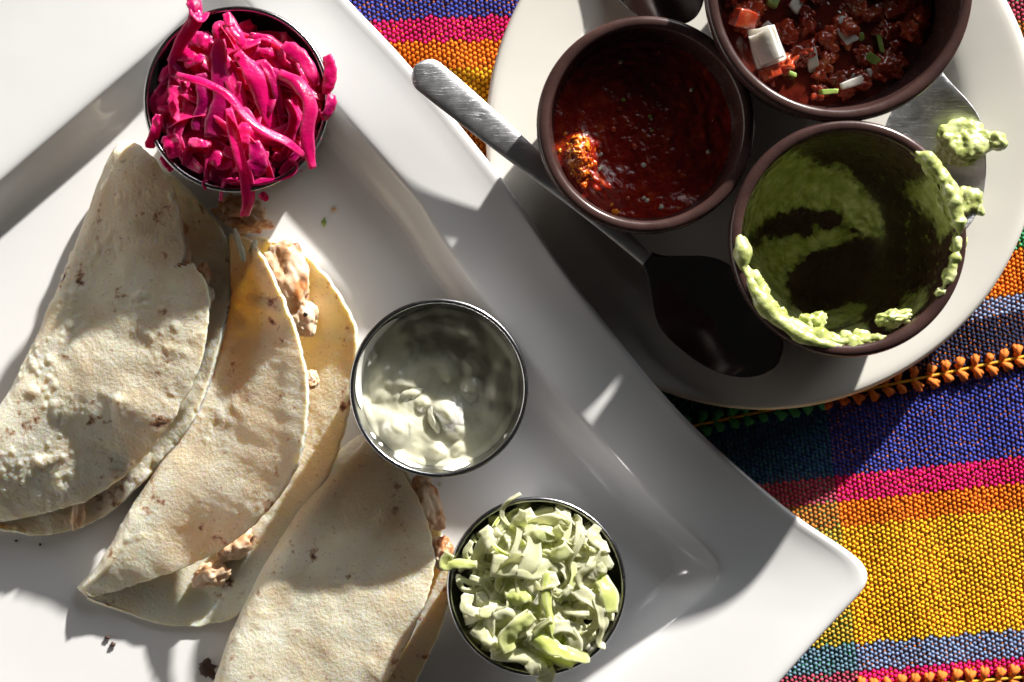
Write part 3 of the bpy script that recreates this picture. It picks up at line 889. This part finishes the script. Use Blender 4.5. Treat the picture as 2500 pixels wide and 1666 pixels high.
cupC, cC, bC = steel_cup(1310, 1433, zC, 2.97, 3.75, 'steel sauce cup filled with shredded lettuce near the plate corner')

# ---- tartar sauce
zt = 3.56
tar = thing('tartar_sauce', (cB.x, cB.y, zt), 'creamy tartar sauce with onion lumps in the middle steel cup', 'sauce')
lumps = [(900, 870, .3, .16), (930, 905, .25, .1), (955, 920, .4, .14), (1060, 900, .5, .12), (1000, 965, .6, .13), (985, 1040, .55, .22), (1085, 1010, .4, .2), (1110, 1040, .35, .22), (1150, 960, .4, .13), (1060, 1080, .5, .1), (920, 1010, .3, .1), (1180, 1000, .3, .1)]
lw = [(P(x, y, zt), r_, h_) for x, y, r_, h_ in lumps]
rt = random.Random(5)
for k in range(34):
    a, q = rt.uniform(0, 6.28), math.sqrt(rt.random()) * 2.3
    lw.append((Vector((cB.x + q * math.cos(a), cB.y + q * math.sin(a), zt)), rt.uniform(.22, .48), rt.uniform(.07, .16)))
def ht(x, y, q):
    h = .045 * fbm(x, y, 2, 1.6, 3)
    for c, r_, h_ in lw: h += h_ * math.exp(-(((x - c.x) ** 2 + (y - c.y) ** 2) / (r_ * r_)) ** 1.6)
    return h + .10 * sstep(.90, 1.0, q)
v, f = disc(cB, 2.66, zt, 60, 130, ht); obj('sauce_surface', v, f, M['tartar'], tar)
for k, (x, y, rd, dz) in enumerate(((1108, 1018, (.36, .50, .16), .18), (1060, 1028, (.14, .42, .13), .13), (980, 1042, (.46, .36, .18), .14), (905, 868, (.22, .16, .1), .12), (1000, 962, (.4, .2, .12), .1), (1150, 965, (.3, .34, .1), .08))):
    c = P(x, y, zt)
    v, f = blob((c.x, c.y, zt + dz), rd, 60 + k, .3, .9, 4, .3 * (k % 3)); obj('onion_piece', v, f, M['onion' if k == 0 else 'tartar'], tar)
def wall_smear(a0, a1, d0, d1, seed, th_=.06):
    v = []; n, k = 26, 8
    for i in range(n):
        t = i / (n - 1); a = R(a0 + (a1 - a0) * t)
        wv = math.sin(math.pi * t) ** .5 * (1 + .35 * nz(t * 4, seed, 0))
        dm = (d0 + d1) / 2; hw_ = (d1 - d0) / 2 * wv
        for j in range(k):
            e = -1 + 2 * j / (k - 1); dep = dm + hw_ * e
            rr = 2.97 - .17 - dep * .155 - .005 - th_ * (1 - e * e) * math.sin(math.pi * t) ** .5
            v.append((cB.x + rr * math.cos(a), cB.y + rr * math.sin(a), zB - .1 - dep))
    obj('wall_smear', v, grid_faces(n, k), M['cream_smear'], tar)
wall_smear(236, 258, .2, .75, 1, .1); wall_smear(272, 292, .15, 1.0, 2, .14); wall_smear(120, 196, .05, 1.25, 3, .04); wall_smear(213, 219, .3, .6, 4); wall_smear(222, 226, .35, .6, 5); wall_smear(322, 326, .3, .5, 6)

# ================================================================== SHREDS
def shred(name, pts, width, thick, m, parent, curl=.25, twist=0.0, tw0=0.0, seed=0, n=22, k=5, ends=.35, rag=.15, crink=0.0, tap=0.0):
    p = catmull(pts, n); v = []; vc = []
    rib = .6 if m is M['lettuce'] and seed % 3 == 0 else 0.0
    for i in range(n):
        t = i / (n - 1)
        T = Vector(p[min(i + 1, n - 1)] - p[max(i - 1, 0)]).normalized()
        up = Vector((0, 0, 1)); A = T.cross(up)
        if A.length < .05: A = Vector((1, 0, 0))
        A.normalize(); B = A.cross(T)
        ang = tw0 + twist * t + .25 * nz(t * 3, seed, 4)
        A2 = A * math.cos(ang) + B * math.sin(ang); B2 = B * math.cos(ang) - A * math.sin(ang)
        e_ = min(1, ends + (1 - ends) * min(t, 1 - t) * 7)
        ww = width * e_ * (1 + tap * (t - .5)) * (1 + rag * nz(t * 5, seed * 1.7, 2) * 2) / 2
        side_t, side_b = [], []
        for j in range(k):
            s = -1 + 2 * j / (k - 1)
            h = -curl * ww * s * s + crink * (nz(t * 3.2, s * .9 + seed, seed * .37) + .35 * nz(t * 8, s * 2.2 + seed, seed))
            q = Vector(p[i]) + A2 * (ww * s * (1 + .10 * nz(t * 9, s * 3, seed))) + B2 * h
            tt = thick / 2 * (1 - .35 * s ** 4)
            side_t.append(q + B2 * tt); side_b.append(q - B2 * tt)
        v += [tuple(q) for q in side_t] + [tuple(q) for q in reversed(side_b)]
        endk = max(0, 1 - min(t, 1 - t) * 14) * .5
        row = [min(1, .75 * abs(-1 + 2 * j / (k - 1)) ** 6 + endk + rib * max(0, 1 - 3.5 * abs(-1 + 2 * j / (k - 1) - .3 * nz(t * 2, seed, 1)))) for j in range(k)]
        vc += [(q, q, q, 1) for q in row] + [(q, q, q, 1) for q in reversed(row)]
    f = grid_faces(n, 2 * k, True)
    f.append(tuple(range(2 * k - 1, -1, -1))); f.append(tuple((n - 1) * 2 * k + j for j in range(2 * k)))
    return obj(name, v, f, m, parent, colors=vc)

cab = thing('pickled_cabbage', (cA.x, cA.y, bA + .2), 'heap of magenta pickled cabbage shreds spilling over a steel cup', 'cabbage')
S_ = [  # photo pixel paths with heights: (x, y, z), width cm, twist
    ([(430, 182, 5.9), (505, 205, 6.15), (560, 235, 6.2), (600, 282, 6.15), (640, 318, 6.1), (700, 346, 5.95), (742, 378, 5.6)], .32, .5, .2),
    ([(470, -10, 6.0), (478, 25, 6.1), (476, 52, 6.0), (455, 82, 5.75), (432, 130, 5.5), (425, 185, 5.3)], .52, .5, .1),
    ([(463, 5, 6.05), (490, 45, 6.15), (505, 30, 6.0)], .36, .4, .4),
    ([(552, 32, 5.75), (570, 65, 5.9), (588, 92, 5.95), (597, 118, 5.8)], .40, .6, .3),
    ([(545, 65, 5.7), (565, 60, 5.9), (575, 85, 5.8)], .25, .6, .6),
    ([(578, 128, 5.5), (618, 180, 5.65), (648, 245, 5.5), (680, 330, 5.1)], .66, .3, .1),
    ([(690, 112, 5.3), (735, 138, 5.45), (762, 182, 5.5), (770, 212, 5.35)], .52, .2, .1),
    ([(798, 136, 5.6), (806, 178, 5.75), (796, 232, 5.6)], .46, .4, -.3),
    ([(810, 232, 5.55), (808, 262, 5.6), (790, 288, 5.5), (776, 268, 5.3)], .40, .8, .5),
    ([(640, 148, 5.4), (662, 185, 5.55), (682, 245, 5.4), (690, 310, 5.2)], .30, .4, .2),
    ([(680, 180, 5.5), (730, 205, 5.75), (758, 262, 5.8), (750, 330, 5.7), (765, 412, 5.4)], .50, .5, .1),
    ([(536, 95, 5.45), (534, 160, 5.6), (545, 245, 5.55), (522, 335, 5.35)], .72, .3, 0),
    ([(558, 265, 5.8), (572, 330, 5.95), (586, 385, 5.85), (604, 435, 5.55), (608, 490, 5.15), (598, 528, 4.75)], .42, .6, .1),
    ([(412, 330, 5.45), (432, 384, 5.35)], .58, .1, .2),
    ([(388, 280, 5.3), (380, 320, 5.3), (366, 362, 5.05)], .42, .3, .4),
    ([(455, 195, 5.7), (448, 212, 5.85), (440, 222, 5.7)], .30, .6, .2),
    ([(470, 90, 5.4), (500, 100, 5.5), (515, 115, 5.35)], .52, .3, .1),
    ([(540, 490, 4.95), (543, 455, 5.25), (560, 440, 5.35), (640, 442, 5.3), (705, 430, 5.3), (722, 405, 5.3), (705, 392, 5.2)], .26, 1.0, .3),
    ([(500, 440, 5.2), (505, 462, 5.15)], .22, .2, .2), 
    ([(450, 150, 5.4), (480, 145, 5.6), (495, 135, 5.5)], .46, .2, .3),
    ([(585, 200, 5.75), (570, 260, 5.6), (560, 300, 5.5)], .18, .8, .2),
    ([(490, 180, 5.5), (500, 240, 5.5), (480, 320, 5.3)], .55, .4, .1),
    ([(600, 300, 5.65), (590, 340, 5.7), (582, 372, 5.6)], .55, .4, -.1),
    ([(460, 345, 5.35), (490, 350, 5.4), (515, 348, 5.3)], .36, .3, .2),
    ([(640, 470, 5.1), (648, 484, 4.9), (632, 478, 4.85)], .25, .5, .2),
    ([(620, 345, 5.45), (630, 390, 5.5), (620, 430, 5.35)], .62, .3, .1),
    ([(700, 240, 5.3), (720, 290, 5.35), (700, 350, 5.2)], .42, .3, .3),
    ([(430, 210, 5.4), (425, 260, 5.4), (440, 300, 5.3)], .4, .6, .3),
    ([(400, 380, 5.0), (410, 398, 4.85), (425, 412, 4.75)], .38, .3, .2),
]
for k, (pts, wd, tw, t0) in enumerate(S_):
    pts3 = [tuple(P(*q)) for q in pts]
    if len(pts3) == 2: pts3.insert(1, tuple((np.array(pts3[0]) + np.array(pts3[1])) / 2 + np.array((0, 0, .08))))
    shred('shred', pts3, wd * .92, .04, M['cabbage'], cab, .18, tw, t0, k, 34, 7, .7, .14, .06, rng.uniform(-.5, .5))
for k in range(120):
    a, q = rng.uniform(0, 6.28), math.sqrt(rng.random()) * 2.1
    x, y = cA.x - .25 + q * math.cos(a), cA.y + q * math.sin(a)
    z = rng.uniform(4.4, 5.5) - .12 * q
    d = rng.uniform(0, 6.28); L = rng.uniform(.8, 1.6); bend = rng.uniform(-.7, .7)
    pts = [(x + s * L * math.cos(d + bend * s) , y + s * L * math.sin(d + bend * s), z + .25 * (1 - s * s) * rng.uniform(-.4, 1.2)) for s in (-1, -.4, .2, 1)]
    lim = 2.74
    pts = [tuple(np.array((cA.x, cA.y, 0)) + np.array(((px - cA.x) * min(1, lim / max(.01, math.hypot(px - cA.x, py - cA.y))), (py - cA.y) * min(1, lim / max(.01, math.hypot(px - cA.x, py - cA.y))), pz))) for px, py, pz in pts]
    shred('shred', pts, rng.uniform(.25, .6), .045, M['cabbage'], cab, rng.uniform(-.2, .4), rng.uniform(-1, 1), rng.uniform(-.6, .6), 100 + k, 20, 5, .7, .14, .06, rng.uniform(-.6, .6))

for k in range(80):          # shreds pressed round the wall of the cup
    a = rng.uniform(0, 6.28); q = rng.uniform(1.9, 2.62); z = rng.uniform(4.5, 5.15); da = rng.uniform(.2, .45) * rng.choice((-1, 1))
    pts = [(cA.x + min(q + rng.uniform(-.3, .1), 2.68) * math.cos(a + da * s_), cA.y + min(q + rng.uniform(-.3, .1), 2.68) * math.sin(a + da * s_), z + rng.uniform(-.2, .2)) for s_ in (-1, -.3, .4, 1)]
    shred('shred', pts, rng.uniform(.25, .5), .045, M['cabbage'], cab, rng.uniform(-.2, .4), rng.uniform(-.6, .6), rng.uniform(-.6, .6), 700 + k, 18, 5, .7, .14, .05, rng.uniform(-.5, .5))

let = thing('shredded_lettuce', (cC.x, cC.y, bC + .2), 'pale green shredded iceberg lettuce filling a steel cup', 'lettuce')
LS = [
    ([(1390, 1207, 4.9), (1240, 1232, 0), (1232, 1270, 5.0)], 0, 0, 0),
]
L_ = [
    ([(1272, 1206, 5.1), (1238, 1228, 5.15), (1226, 1258, 5.0), (1244, 1286, 4.8)], .20, .6, .2, .05),
    ([(1180, 1290, 4.9), (1200, 1315, 5.0), (1215, 1330, 4.85)], .75, .2, .2, .1),
    ([(1240, 1290, 4.8), (1252, 1320, 4.95), (1246, 1345, 4.8)], .55, .5, .3, .12),
    ([(1265, 1262, 4.7), (1282, 1280, 4.85), (1295, 1300, 4.7)], .42, .6, .2, .1),
    ([(1285, 1325, 5.0), (1320, 1310, 5.15), (1352, 1308, 5.1), (1372, 1290, 5.2)], .62, .5, -.2, .14),
    ([(1300, 1335, 4.9), (1345, 1345, 5.0), (1385, 1330, 4.9)], .48, .4, .2, .12),
    ([(1460, 1285, 5.0), (1450, 1310, 5.15), (1470, 1330, 5.05), (1486, 1334, 4.9)], .50, .6, .2, .1),
    ([(1098, 1352, 5.0), (1085, 1380, 4.95), (1110, 1376, 5.05), (1165, 1376, 5.0)], .42, .5, .1, .1),
    ([(1200, 1378, 5.1), (1240, 1385, 5.25), (1290, 1388, 5.2), (1345, 1385, 5.05), (1320, 1420, 4.9)], .78, .3, .1, .08),
    ([(1455, 1352, 5.0), (1445, 1385, 5.15), (1420, 1410, 5.1), (1430, 1450, 4.9)], .46, .6, .3, .12),
    ([(1475, 1380, 5.0), (1450, 1400, 5.05), (1415, 1420, 4.95)], .55, .3, .2, .1),
    ([(1238, 1466, 5.1), (1275, 1455, 5.25), (1320, 1450, 5.15)], .62, .3, .1, .12),
    ([(1345, 1395, 5.2), (1335, 1450, 5.3), (1345, 1510, 5.2), (1360, 1560, 5.0)], .42, .5, .2, .08),
    ([(1300, 1500, 5.2), (1265, 1530, 5.3), (1240, 1560, 5.2), (1250, 1590, 5.05)], .66, .5, .1, .14),
    ([(1160, 1530, 4.9), (1190, 1555, 5.05), (1225, 1575, 4.95)], .62, .4, .2, .14),
    ([(1145, 1450, 4.8), (1140, 1485, 4.95), (1180, 1500, 4.9)], .50, .5, .3, .1),
    ([(1300, 1550, 5.0), (1340, 1575, 5.2), (1390, 1595, 5.15), (1440, 1605, 4.9)], .60, .6, .2, .14),
    ([(1200, 1590, 4.8), (1260, 1600, 4.95), (1330, 1600, 4.9), (1400, 1622, 4.85)], .55, .4, .1, .12),
    ([(1290, 1640, 5.0), (1320, 1620, 5.1), (1340, 1650, 4.95), (1325, 1668, 4.8)], .66, .5, .1, .14),
    ([(1455, 1450, 5.0), (1470, 1490, 5.15), (1475, 1530, 5.1), (1465, 1570, 4.9), (1478, 1578, 4.85)], .40, .8, .2, .1),
    ([(1435, 1490, 4.9), (1470, 1500, 5.0), (1500, 1505, 4.9)], .55, .3, .1, .1),
    ([(1360, 1370, 4.9), (1385, 1400, 4.95), (1390, 1450, 4.8)], .36, .8, .3, .1),
    ([(1270, 1500, 5.0), (1300, 1520, 5.1), (1310, 1560, 5.0)], .60, .5, .1, .12),
]
for k, (pts, wd, tw, t0, cr) in enumerate(L_):
    shred('shred', [tuple(P(*q)) for q in pts], wd * .85, .02, M['lettuce'], let, .2, tw, t0, 300 + k, 30, 8, .9, .16, .09, rng.uniform(-.7, .7))
for k in range(230):
    a, q = rng.uniform(0, 6.28), math.sqrt(rng.random()) * 2.35
    x, y = cC.x + q * math.cos(a), cC.y + q * math.sin(a)
    z = rng.uniform(4.1, 5.1) - .12 * q
    d = rng.uniform(0, 6.28); L = rng.uniform(.4, 1.15); bend = rng.uniform(-.6, .6); tl = rng.uniform(-.4, .4)
    pts = []
    for s in (-1, -.4, .2, 1):
        px, py = x + s * L * math.cos(d + bend * s), y + s * L * math.sin(d + bend * s)
        g = min(1, 2.62 / max(.01, math.hypot(px - cC.x, py - cC.y)))
        pts.append((cC.x + (px - cC.x) * g, cC.y + (py - cC.y) * g, z + tl * s + .2 * (1 - s * s)))
    shred('shred', pts, rng.choice((rng.uniform(.14, .3), rng.uniform(.3, .62))), .018, M['lettuce'], let, rng.uniform(-.3, .4), rng.uniform(-.9, .9), rng.uniform(-.5, .5), 400 + k, 18, 6, .9, .2, .07, rng.uniform(-.9, .9))

# ================================================================== TACOS
def curve3(pts, n, rag=0.0, seed=0, smooth=True):
    p3 = [tuple(P(*q)) for q in pts]
    c = catmull(p3, n) if smooth else resample(p3, n)
    if rag:
        for i in range(n):
            t = i / n
            c[i][0] += rag * fbm(t * 40, seed, 0, 1, 3); c[i][1] += rag * fbm(t * 40, seed + 7, 0, 1, 3)
    return c
def tortilla(parent, F, E, B, bulge, foldh, seed, blist=1.0, ns=190, nt=150, thick=.17, smoothE=True, tear=None, endtaper=(.12, .12)):
    f_, e_, b_ = curve3(F, ns), curve3(E, ns, .05, seed, smoothE), curve3(B, ns, .05, seed + 2)
    rows_ = []
    for i in range(ns):
        s = i / (ns - 1)
        tp = min(1, (s + .02) / endtaper[0], (1 - s + .02) / endtaper[1]); tp = math.sin(tp * math.pi / 2)
        fo, ed, bk = Vector(f_[i]), Vector(e_[i]), Vector(b_[i])
        din = (ed - fo); din.z = 0; dl = din.length; din = din.normalized() if dl > .01 else Vector((1, 0, 0))
        dib = (bk - fo); dib.z = 0; dib = dib.normalized() if dib.length > .01 else din
        hf = foldh * tp
        low = fo.copy(); low.z = fo.z - hf * .5; low += dib * (.22 * hf + .02)
        top = fo.copy(); top.z = fo.z + hf * .5; top += din * (.22 * hf + .02)
        mid = fo.lerp(ed, .5); mid.z = (top.z + ed.z) / 2 + bulge * tp
        q3 = fo.lerp(ed, .25); q3.z = top.z * .7 + mid.z * .3 + bulge * tp * .45
        q4 = fo.lerp(ed, .78); q4.z = mid.z * .4 + ed.z * .6 + bulge * tp * .25
        bm_ = fo.lerp(bk, .5); bm_.z = min(low.z + .05, (low.z + bk.z) / 2)
        ctrl = [bk, fo.lerp(bk, .78) * 1.0, bm_, low, fo, top, q3, mid, q4, ed]
        ctrl[1].z = bm_.z * .45 + bk.z * .55 - .05
        rows_.append(catmull([tuple(c) for c in ctrl], nt))
    g = np.array(rows_)                             # ns x nt x 3
    du = np.gradient(g, axis=0); dv = np.gradient(g, axis=1)
    nr = np.cross(du, dv); ln = np.linalg.norm(nr, axis=2, keepdims=True); nr = nr / np.maximum(ln, 1e-6)
    if nr[ns // 2, int(nt * .8), 2] < 0: nr = -nr
    out = g.copy()
    for i in range(ns):
        for j in range(nt):
            x, y, z = g[i, j]
            a = .055 * fbm(x, y, z + seed, .7, 2)
            bl = noise.noise(Vector((x * 2.6, y * 2.6, z + seed * 2)))
            bl2 = noise.noise(Vector((x * 5.2, y * 5.2, z + seed * 2 + 9)))
            patch = .2 + .8 * sstep(-.15, .30, noise.noise(Vector((x * .55, y * .55, seed))))
            bl3 = noise.noise(Vector((x * 1.5 + 3, y * 1.5, z + seed * 3)))
            fine = noise.noise(Vector((x * 10, y * 10, z + seed)))
            tq = min(1, i / (ns * .06), (ns - 1 - i) / (ns * .06))
            h = tq * (a + blist * patch * (.13 * max(0, bl - .22) + .12 * max(0, bl2 - .28) + .016 * fine) + .05 * blist * max(0, bl3 - .15) - .10 * blist * max(0, .06 - abs(noise.noise(Vector((x * .9 + y * .35, y * .25 - x * .1, seed + 5))))))
            out[i, j] += nr[i, j] * h * .9
    out[:, :, 2] = np.maximum(out[:, :, 2], 1.005)         # it lies on the plate, not in it
    v = out.reshape(-1, 3); fc = grid_faces(ns, nt)
    if tear:
        tp_ = [P(x, y, 3.7) for x, y in tear]
        fc = [q for q in fc if not (v[q[0]][2] > 2.6 and in_poly(v[q[0]][0], v[q[0]][1], tp_))]
    o_ = obj('tortilla', v, fc, M['tortilla'], parent)
    md = o_.modifiers.new('thickness', 'SOLIDIFY'); md.thickness = thick * CM; md.offset = 0
    return o_

def chicken(parent, px, py, z, rad, rot, seed, m='chicken', amp=.5):
    q = P(px, py, z)
    v, f = blob((q.x, q.y, z), rad, seed, amp * .6, 1.1, 5, rot)
    return obj('chicken_piece', v, f, M[m], parent)

# --- taco nearest the cabbage cup
c = P(250, 850, .95)
t1 = thing('taco', (c.x, c.y, .92), 'folded blistered tortilla taco below the cabbage cup, with a torn edge', 'taco', 'folded chicken tacos')
F1 = [(292, 356, 1.9), (266, 400, 1.9), (228, 500, 1.9), (172, 650, 1.9), (108, 800, 1.9), (44, 930, 1.85), (-20, 1035, 1.8), (-90, 1150, 1.6), (-150, 1262, 1.3)]
E1 = [(322, 350, 2.7), (352, 368, 2.98), (385, 402, 3.26), (418, 448, 3.48), (438, 505, 3.65), (449, 580, 3.75), (456, 618, 3.8), (476, 650, 3.8), (502, 690, 3.84), (511, 745, 3.86), (504, 820, 3.83), (490, 890, 3.73), (452, 972, 3.56), (398, 1058, 3.3), (325, 1142, 2.45), (235, 1207, 2.05), (150, 1240, 1.85), (60, 1260, 1.65), (-40, 1272, 1.5), (-145, 1275, 1.4)]
B1 = [(330, 372, 1.5), (440, 448, 1.7), (510, 520, 1.95), (560, 605, 2.15), (563, 700, 2.35), (548, 800, 2.45), (520, 900, 2.4), (470, 1030, 2.3), (402, 1118, 2.0), (330, 1195, 1.7), (240, 1268, 1.4), (110, 1308, 1.2), (0, 1292, 1.15), (-140, 1285, 1.2)]
tortilla(t1, F1, E1, B1, .22, 1.6, 1.0, 1.3, ns=260, nt=210, tear=[(424, 652), (448, 634), (452, 600), (520, 610), (520, 632), (476, 640)], endtaper=(.06, .15))
chicken(t1, 400, 700, 2.5, (1.0, 2.2, .62), -.15, 11); chicken(t1, 250, 1000, 2.2, (1.1, 2.0, .6), .5, 12)
chicken(t1, 500, 668, 2.62, (.22, .34, .2), .2, 13); chicken(t1, 508, 720, 2.55, (.22, .3, .2), .2, 14)
chicken(t1, 190, 1258, 1.55, (.22, .55, .16), -.15, 15, 'chicken_pale')
# --- middle taco
c = P(520, 1050, .95)
t2 = thing('taco', (c.x, c.y, .92), 'middle folded taco glowing yellow in the sun, between the other two', 'taco', 'folded chicken tacos')
F2 = [(566, 572, 1.95), (556, 640, 1.75), (548, 720, 1.6), (530, 830, 1.55), (492, 930, 1.55), (440, 1040, 1.55), (362, 1180, 1.5), (292, 1300, 1.4), (240, 1388, 1.2), (192, 1436, 1.0)]
E2 = [(612, 586, 3.0), (634, 615, 3.37), (664, 670, 3.67), (698, 745, 3.89), (731, 830, 4.03), (748, 900, 4.23), (753, 960, 4.3), (747, 1050, 4.28), (733, 1120, 4.13), (690, 1202, 3.69), (622, 1280, 3.17), (540, 1342, 2.3), (440, 1390, 1.95), (330, 1426, 1.6), (250, 1450, 1.35), (222, 1452, 1.4)]
B2 = [(640, 585, 1.6), (700, 600, 1.9), (765, 640, 2.1), (815, 700, 2.3), (858, 770, 2.45), (873, 825, 2.5), (869, 900, 2.5), (850, 1010, 2.5), (825, 1100, 2.45), (770, 1222, 2.3), (702, 1335, 2.05), (645, 1425, 1.75), (592, 1492, 1.4), (550, 1516, 1.1), (470, 1530, 1.02), (380, 1520, 1.02), (290, 1488, 1.05), (215, 1462, 1.05)]
tortilla(t2, F2, E2, B2, .0, 1.1, 4.0, .7, thick=.13, endtaper=(.08, .12))
chicken(t2, 708, 680, 2.35, (.75, 1.3, .46), .35, 21); chicken(t2, 735, 775, 2.2, (.55, .7, .42), .3, 22, 'chicken_pale')
chicken(t2, 640, 1050, 1.75, (.8, 1.4, .45), -.2, 23); chicken(t2, 757, 928, 2.55, (.3, .34, .22), .2, 24)
chicken(t2, 515, 1402, 1.45, (.66, .42, .36), .35, 25, 'chicken_pale'); chicken(t2, 570, 1330, 1.6, (.7, .5, .4), .6, 26, 'chicken_pale')
q = P(746, 768, 2.72); v, f = blob((q.x, q.y, q.z), (.085, .085, .085), 2, .15, 1.5, 2); obj('peppercorn', v, f, M['pepper'], t2)
# loose strips of cheese at its tip
for k, pts in enumerate(([(573, 560, 2.9), (580, 585, 3.2), (590, 612, 3.35), (596, 640, 3.3)], [(626, 588, 3.1), (618, 605, 3.2), (612, 628, 3.1)])):
    shred('cheese_strip', [tuple(P(*q)) for q in pts], .20, .10, M['tartar'], t2, .2, .3, 0, 900 + k, 14, 5, .6)
# --- bottom taco
c = P(800, 1500, .95)
t3 = thing('taco', (c.x, c.y, .92), 'folded taco at the bottom edge, below the tartar sauce cup', 'taco', 'folded chicken tacos')
F3 = [(905, 1050, 1.5), (820, 1120, 1.6), (735, 1240, 1.7), (655, 1380, 1.75), (590, 1500, 1.75), (550, 1600, 1.75), (520, 1700, 1.7), (500, 1820, 1.6), (500, 1930, 1.4)]
E3 = [(935, 1080, 2.2), (985, 1160, 2.7), (1030, 1240, 3.0), (1055, 1320, 3.2), (1060, 1395, 3.25), (1036, 1475, 3.25), (1000, 1560, 3.15), (945, 1660, 3.0), (860, 1760, 2.7), (720, 1870, 2.2), (520, 1960, 1.5)]
B3 = [(945, 1090, 1.2), (1010, 1180, 1.4), (1070, 1285, 1.6), (1098, 1390, 1.7), (1090, 1490, 1.7), (1052, 1590, 1.6), (1000, 1690, 1.45), (910, 1800, 1.2), (740, 1920, 1.1), (530, 1985, 1.1)]
tortilla(t3, F3, E3, B3, .22, 1.6, 9.0, .55, endtaper=(.10, .15))
chicken(t3, 1040, 1228, 2.25, (.55, .95, .45), .3, 31); chicken(t3, 1078, 1350, 2.2, (.42, .6, .4), .1, 32)
chicken(t3, 850, 1450, 2.2, (1.1, 2.4, .6), -.5, 33)
# loose chicken under the cabbage cup
q = P(592, 525, 1.6)
v, f = blob((q.x, q.y, 1.7), (.92, .55, .6), 41, .45, 1.3, 5, -.35)
o = obj('chicken_piece', v, f, M['chicken'], base=(q.x, q.y, 1.0)); tag(o, 'loose grilled chicken piece peeking out from under the cabbage cup', 'chicken')

# ================================================================== CRUMBS
def crumb(px, py, r_, seed, m='crumb', lab='', z=.93):
    q = P(px, py, z)
    v, f = blob((q.x, q.y, z + r_[2] * .6), r_, seed, .7, 1.5, 3)
    o_ = obj('crumb', v, f, M[m], base=(q.x, q.y, z)); tag(o_, lab, 'crumb', 'crumbs on the square plate')
crumb(506, 1632, (.26, .30, .08), 1, lab='dark brown crumb lying left of the bottom taco')
crumb(263, 1556, (.09, .06, .05), 2, lab='small black crumb, upper of the pair below the middle taco')
crumb(275, 1573, (.09, .07, .05), 3, lab='small black crumb, lower of the pair below the middle taco')
crumb(815, 512, (.10, .07, .02), 4, 'chicken', 'small tan food speck right of the cabbage cup')
crumb(791, 543, (.06, .14, .02), 5, 'herb', 'small green herb speck right of the loose chicken piece')

rs9 = random.Random(12)
for k, (px, py, lab) in enumerate(((735, 415, 'tiny pink speck of cabbage juice right of the cabbage cup'), (40, 1320, 'tiny brown speck on the plate under the first taco'), (98, 1330, 'tiny brown speck right of another below the first taco'), (1075, 1182, 'tiny pale speck between the two lower sauce cups'), (566, 1502, 'dark burnt speck between the middle and bottom tacos'))):
    crumb(px, py, (rs9.uniform(.03, .06), rs9.uniform(.03, .07), .02), 30 + k, ('cabbage', 'crumb', 'crumb', 'tartar', 'crumb')[k], lab)
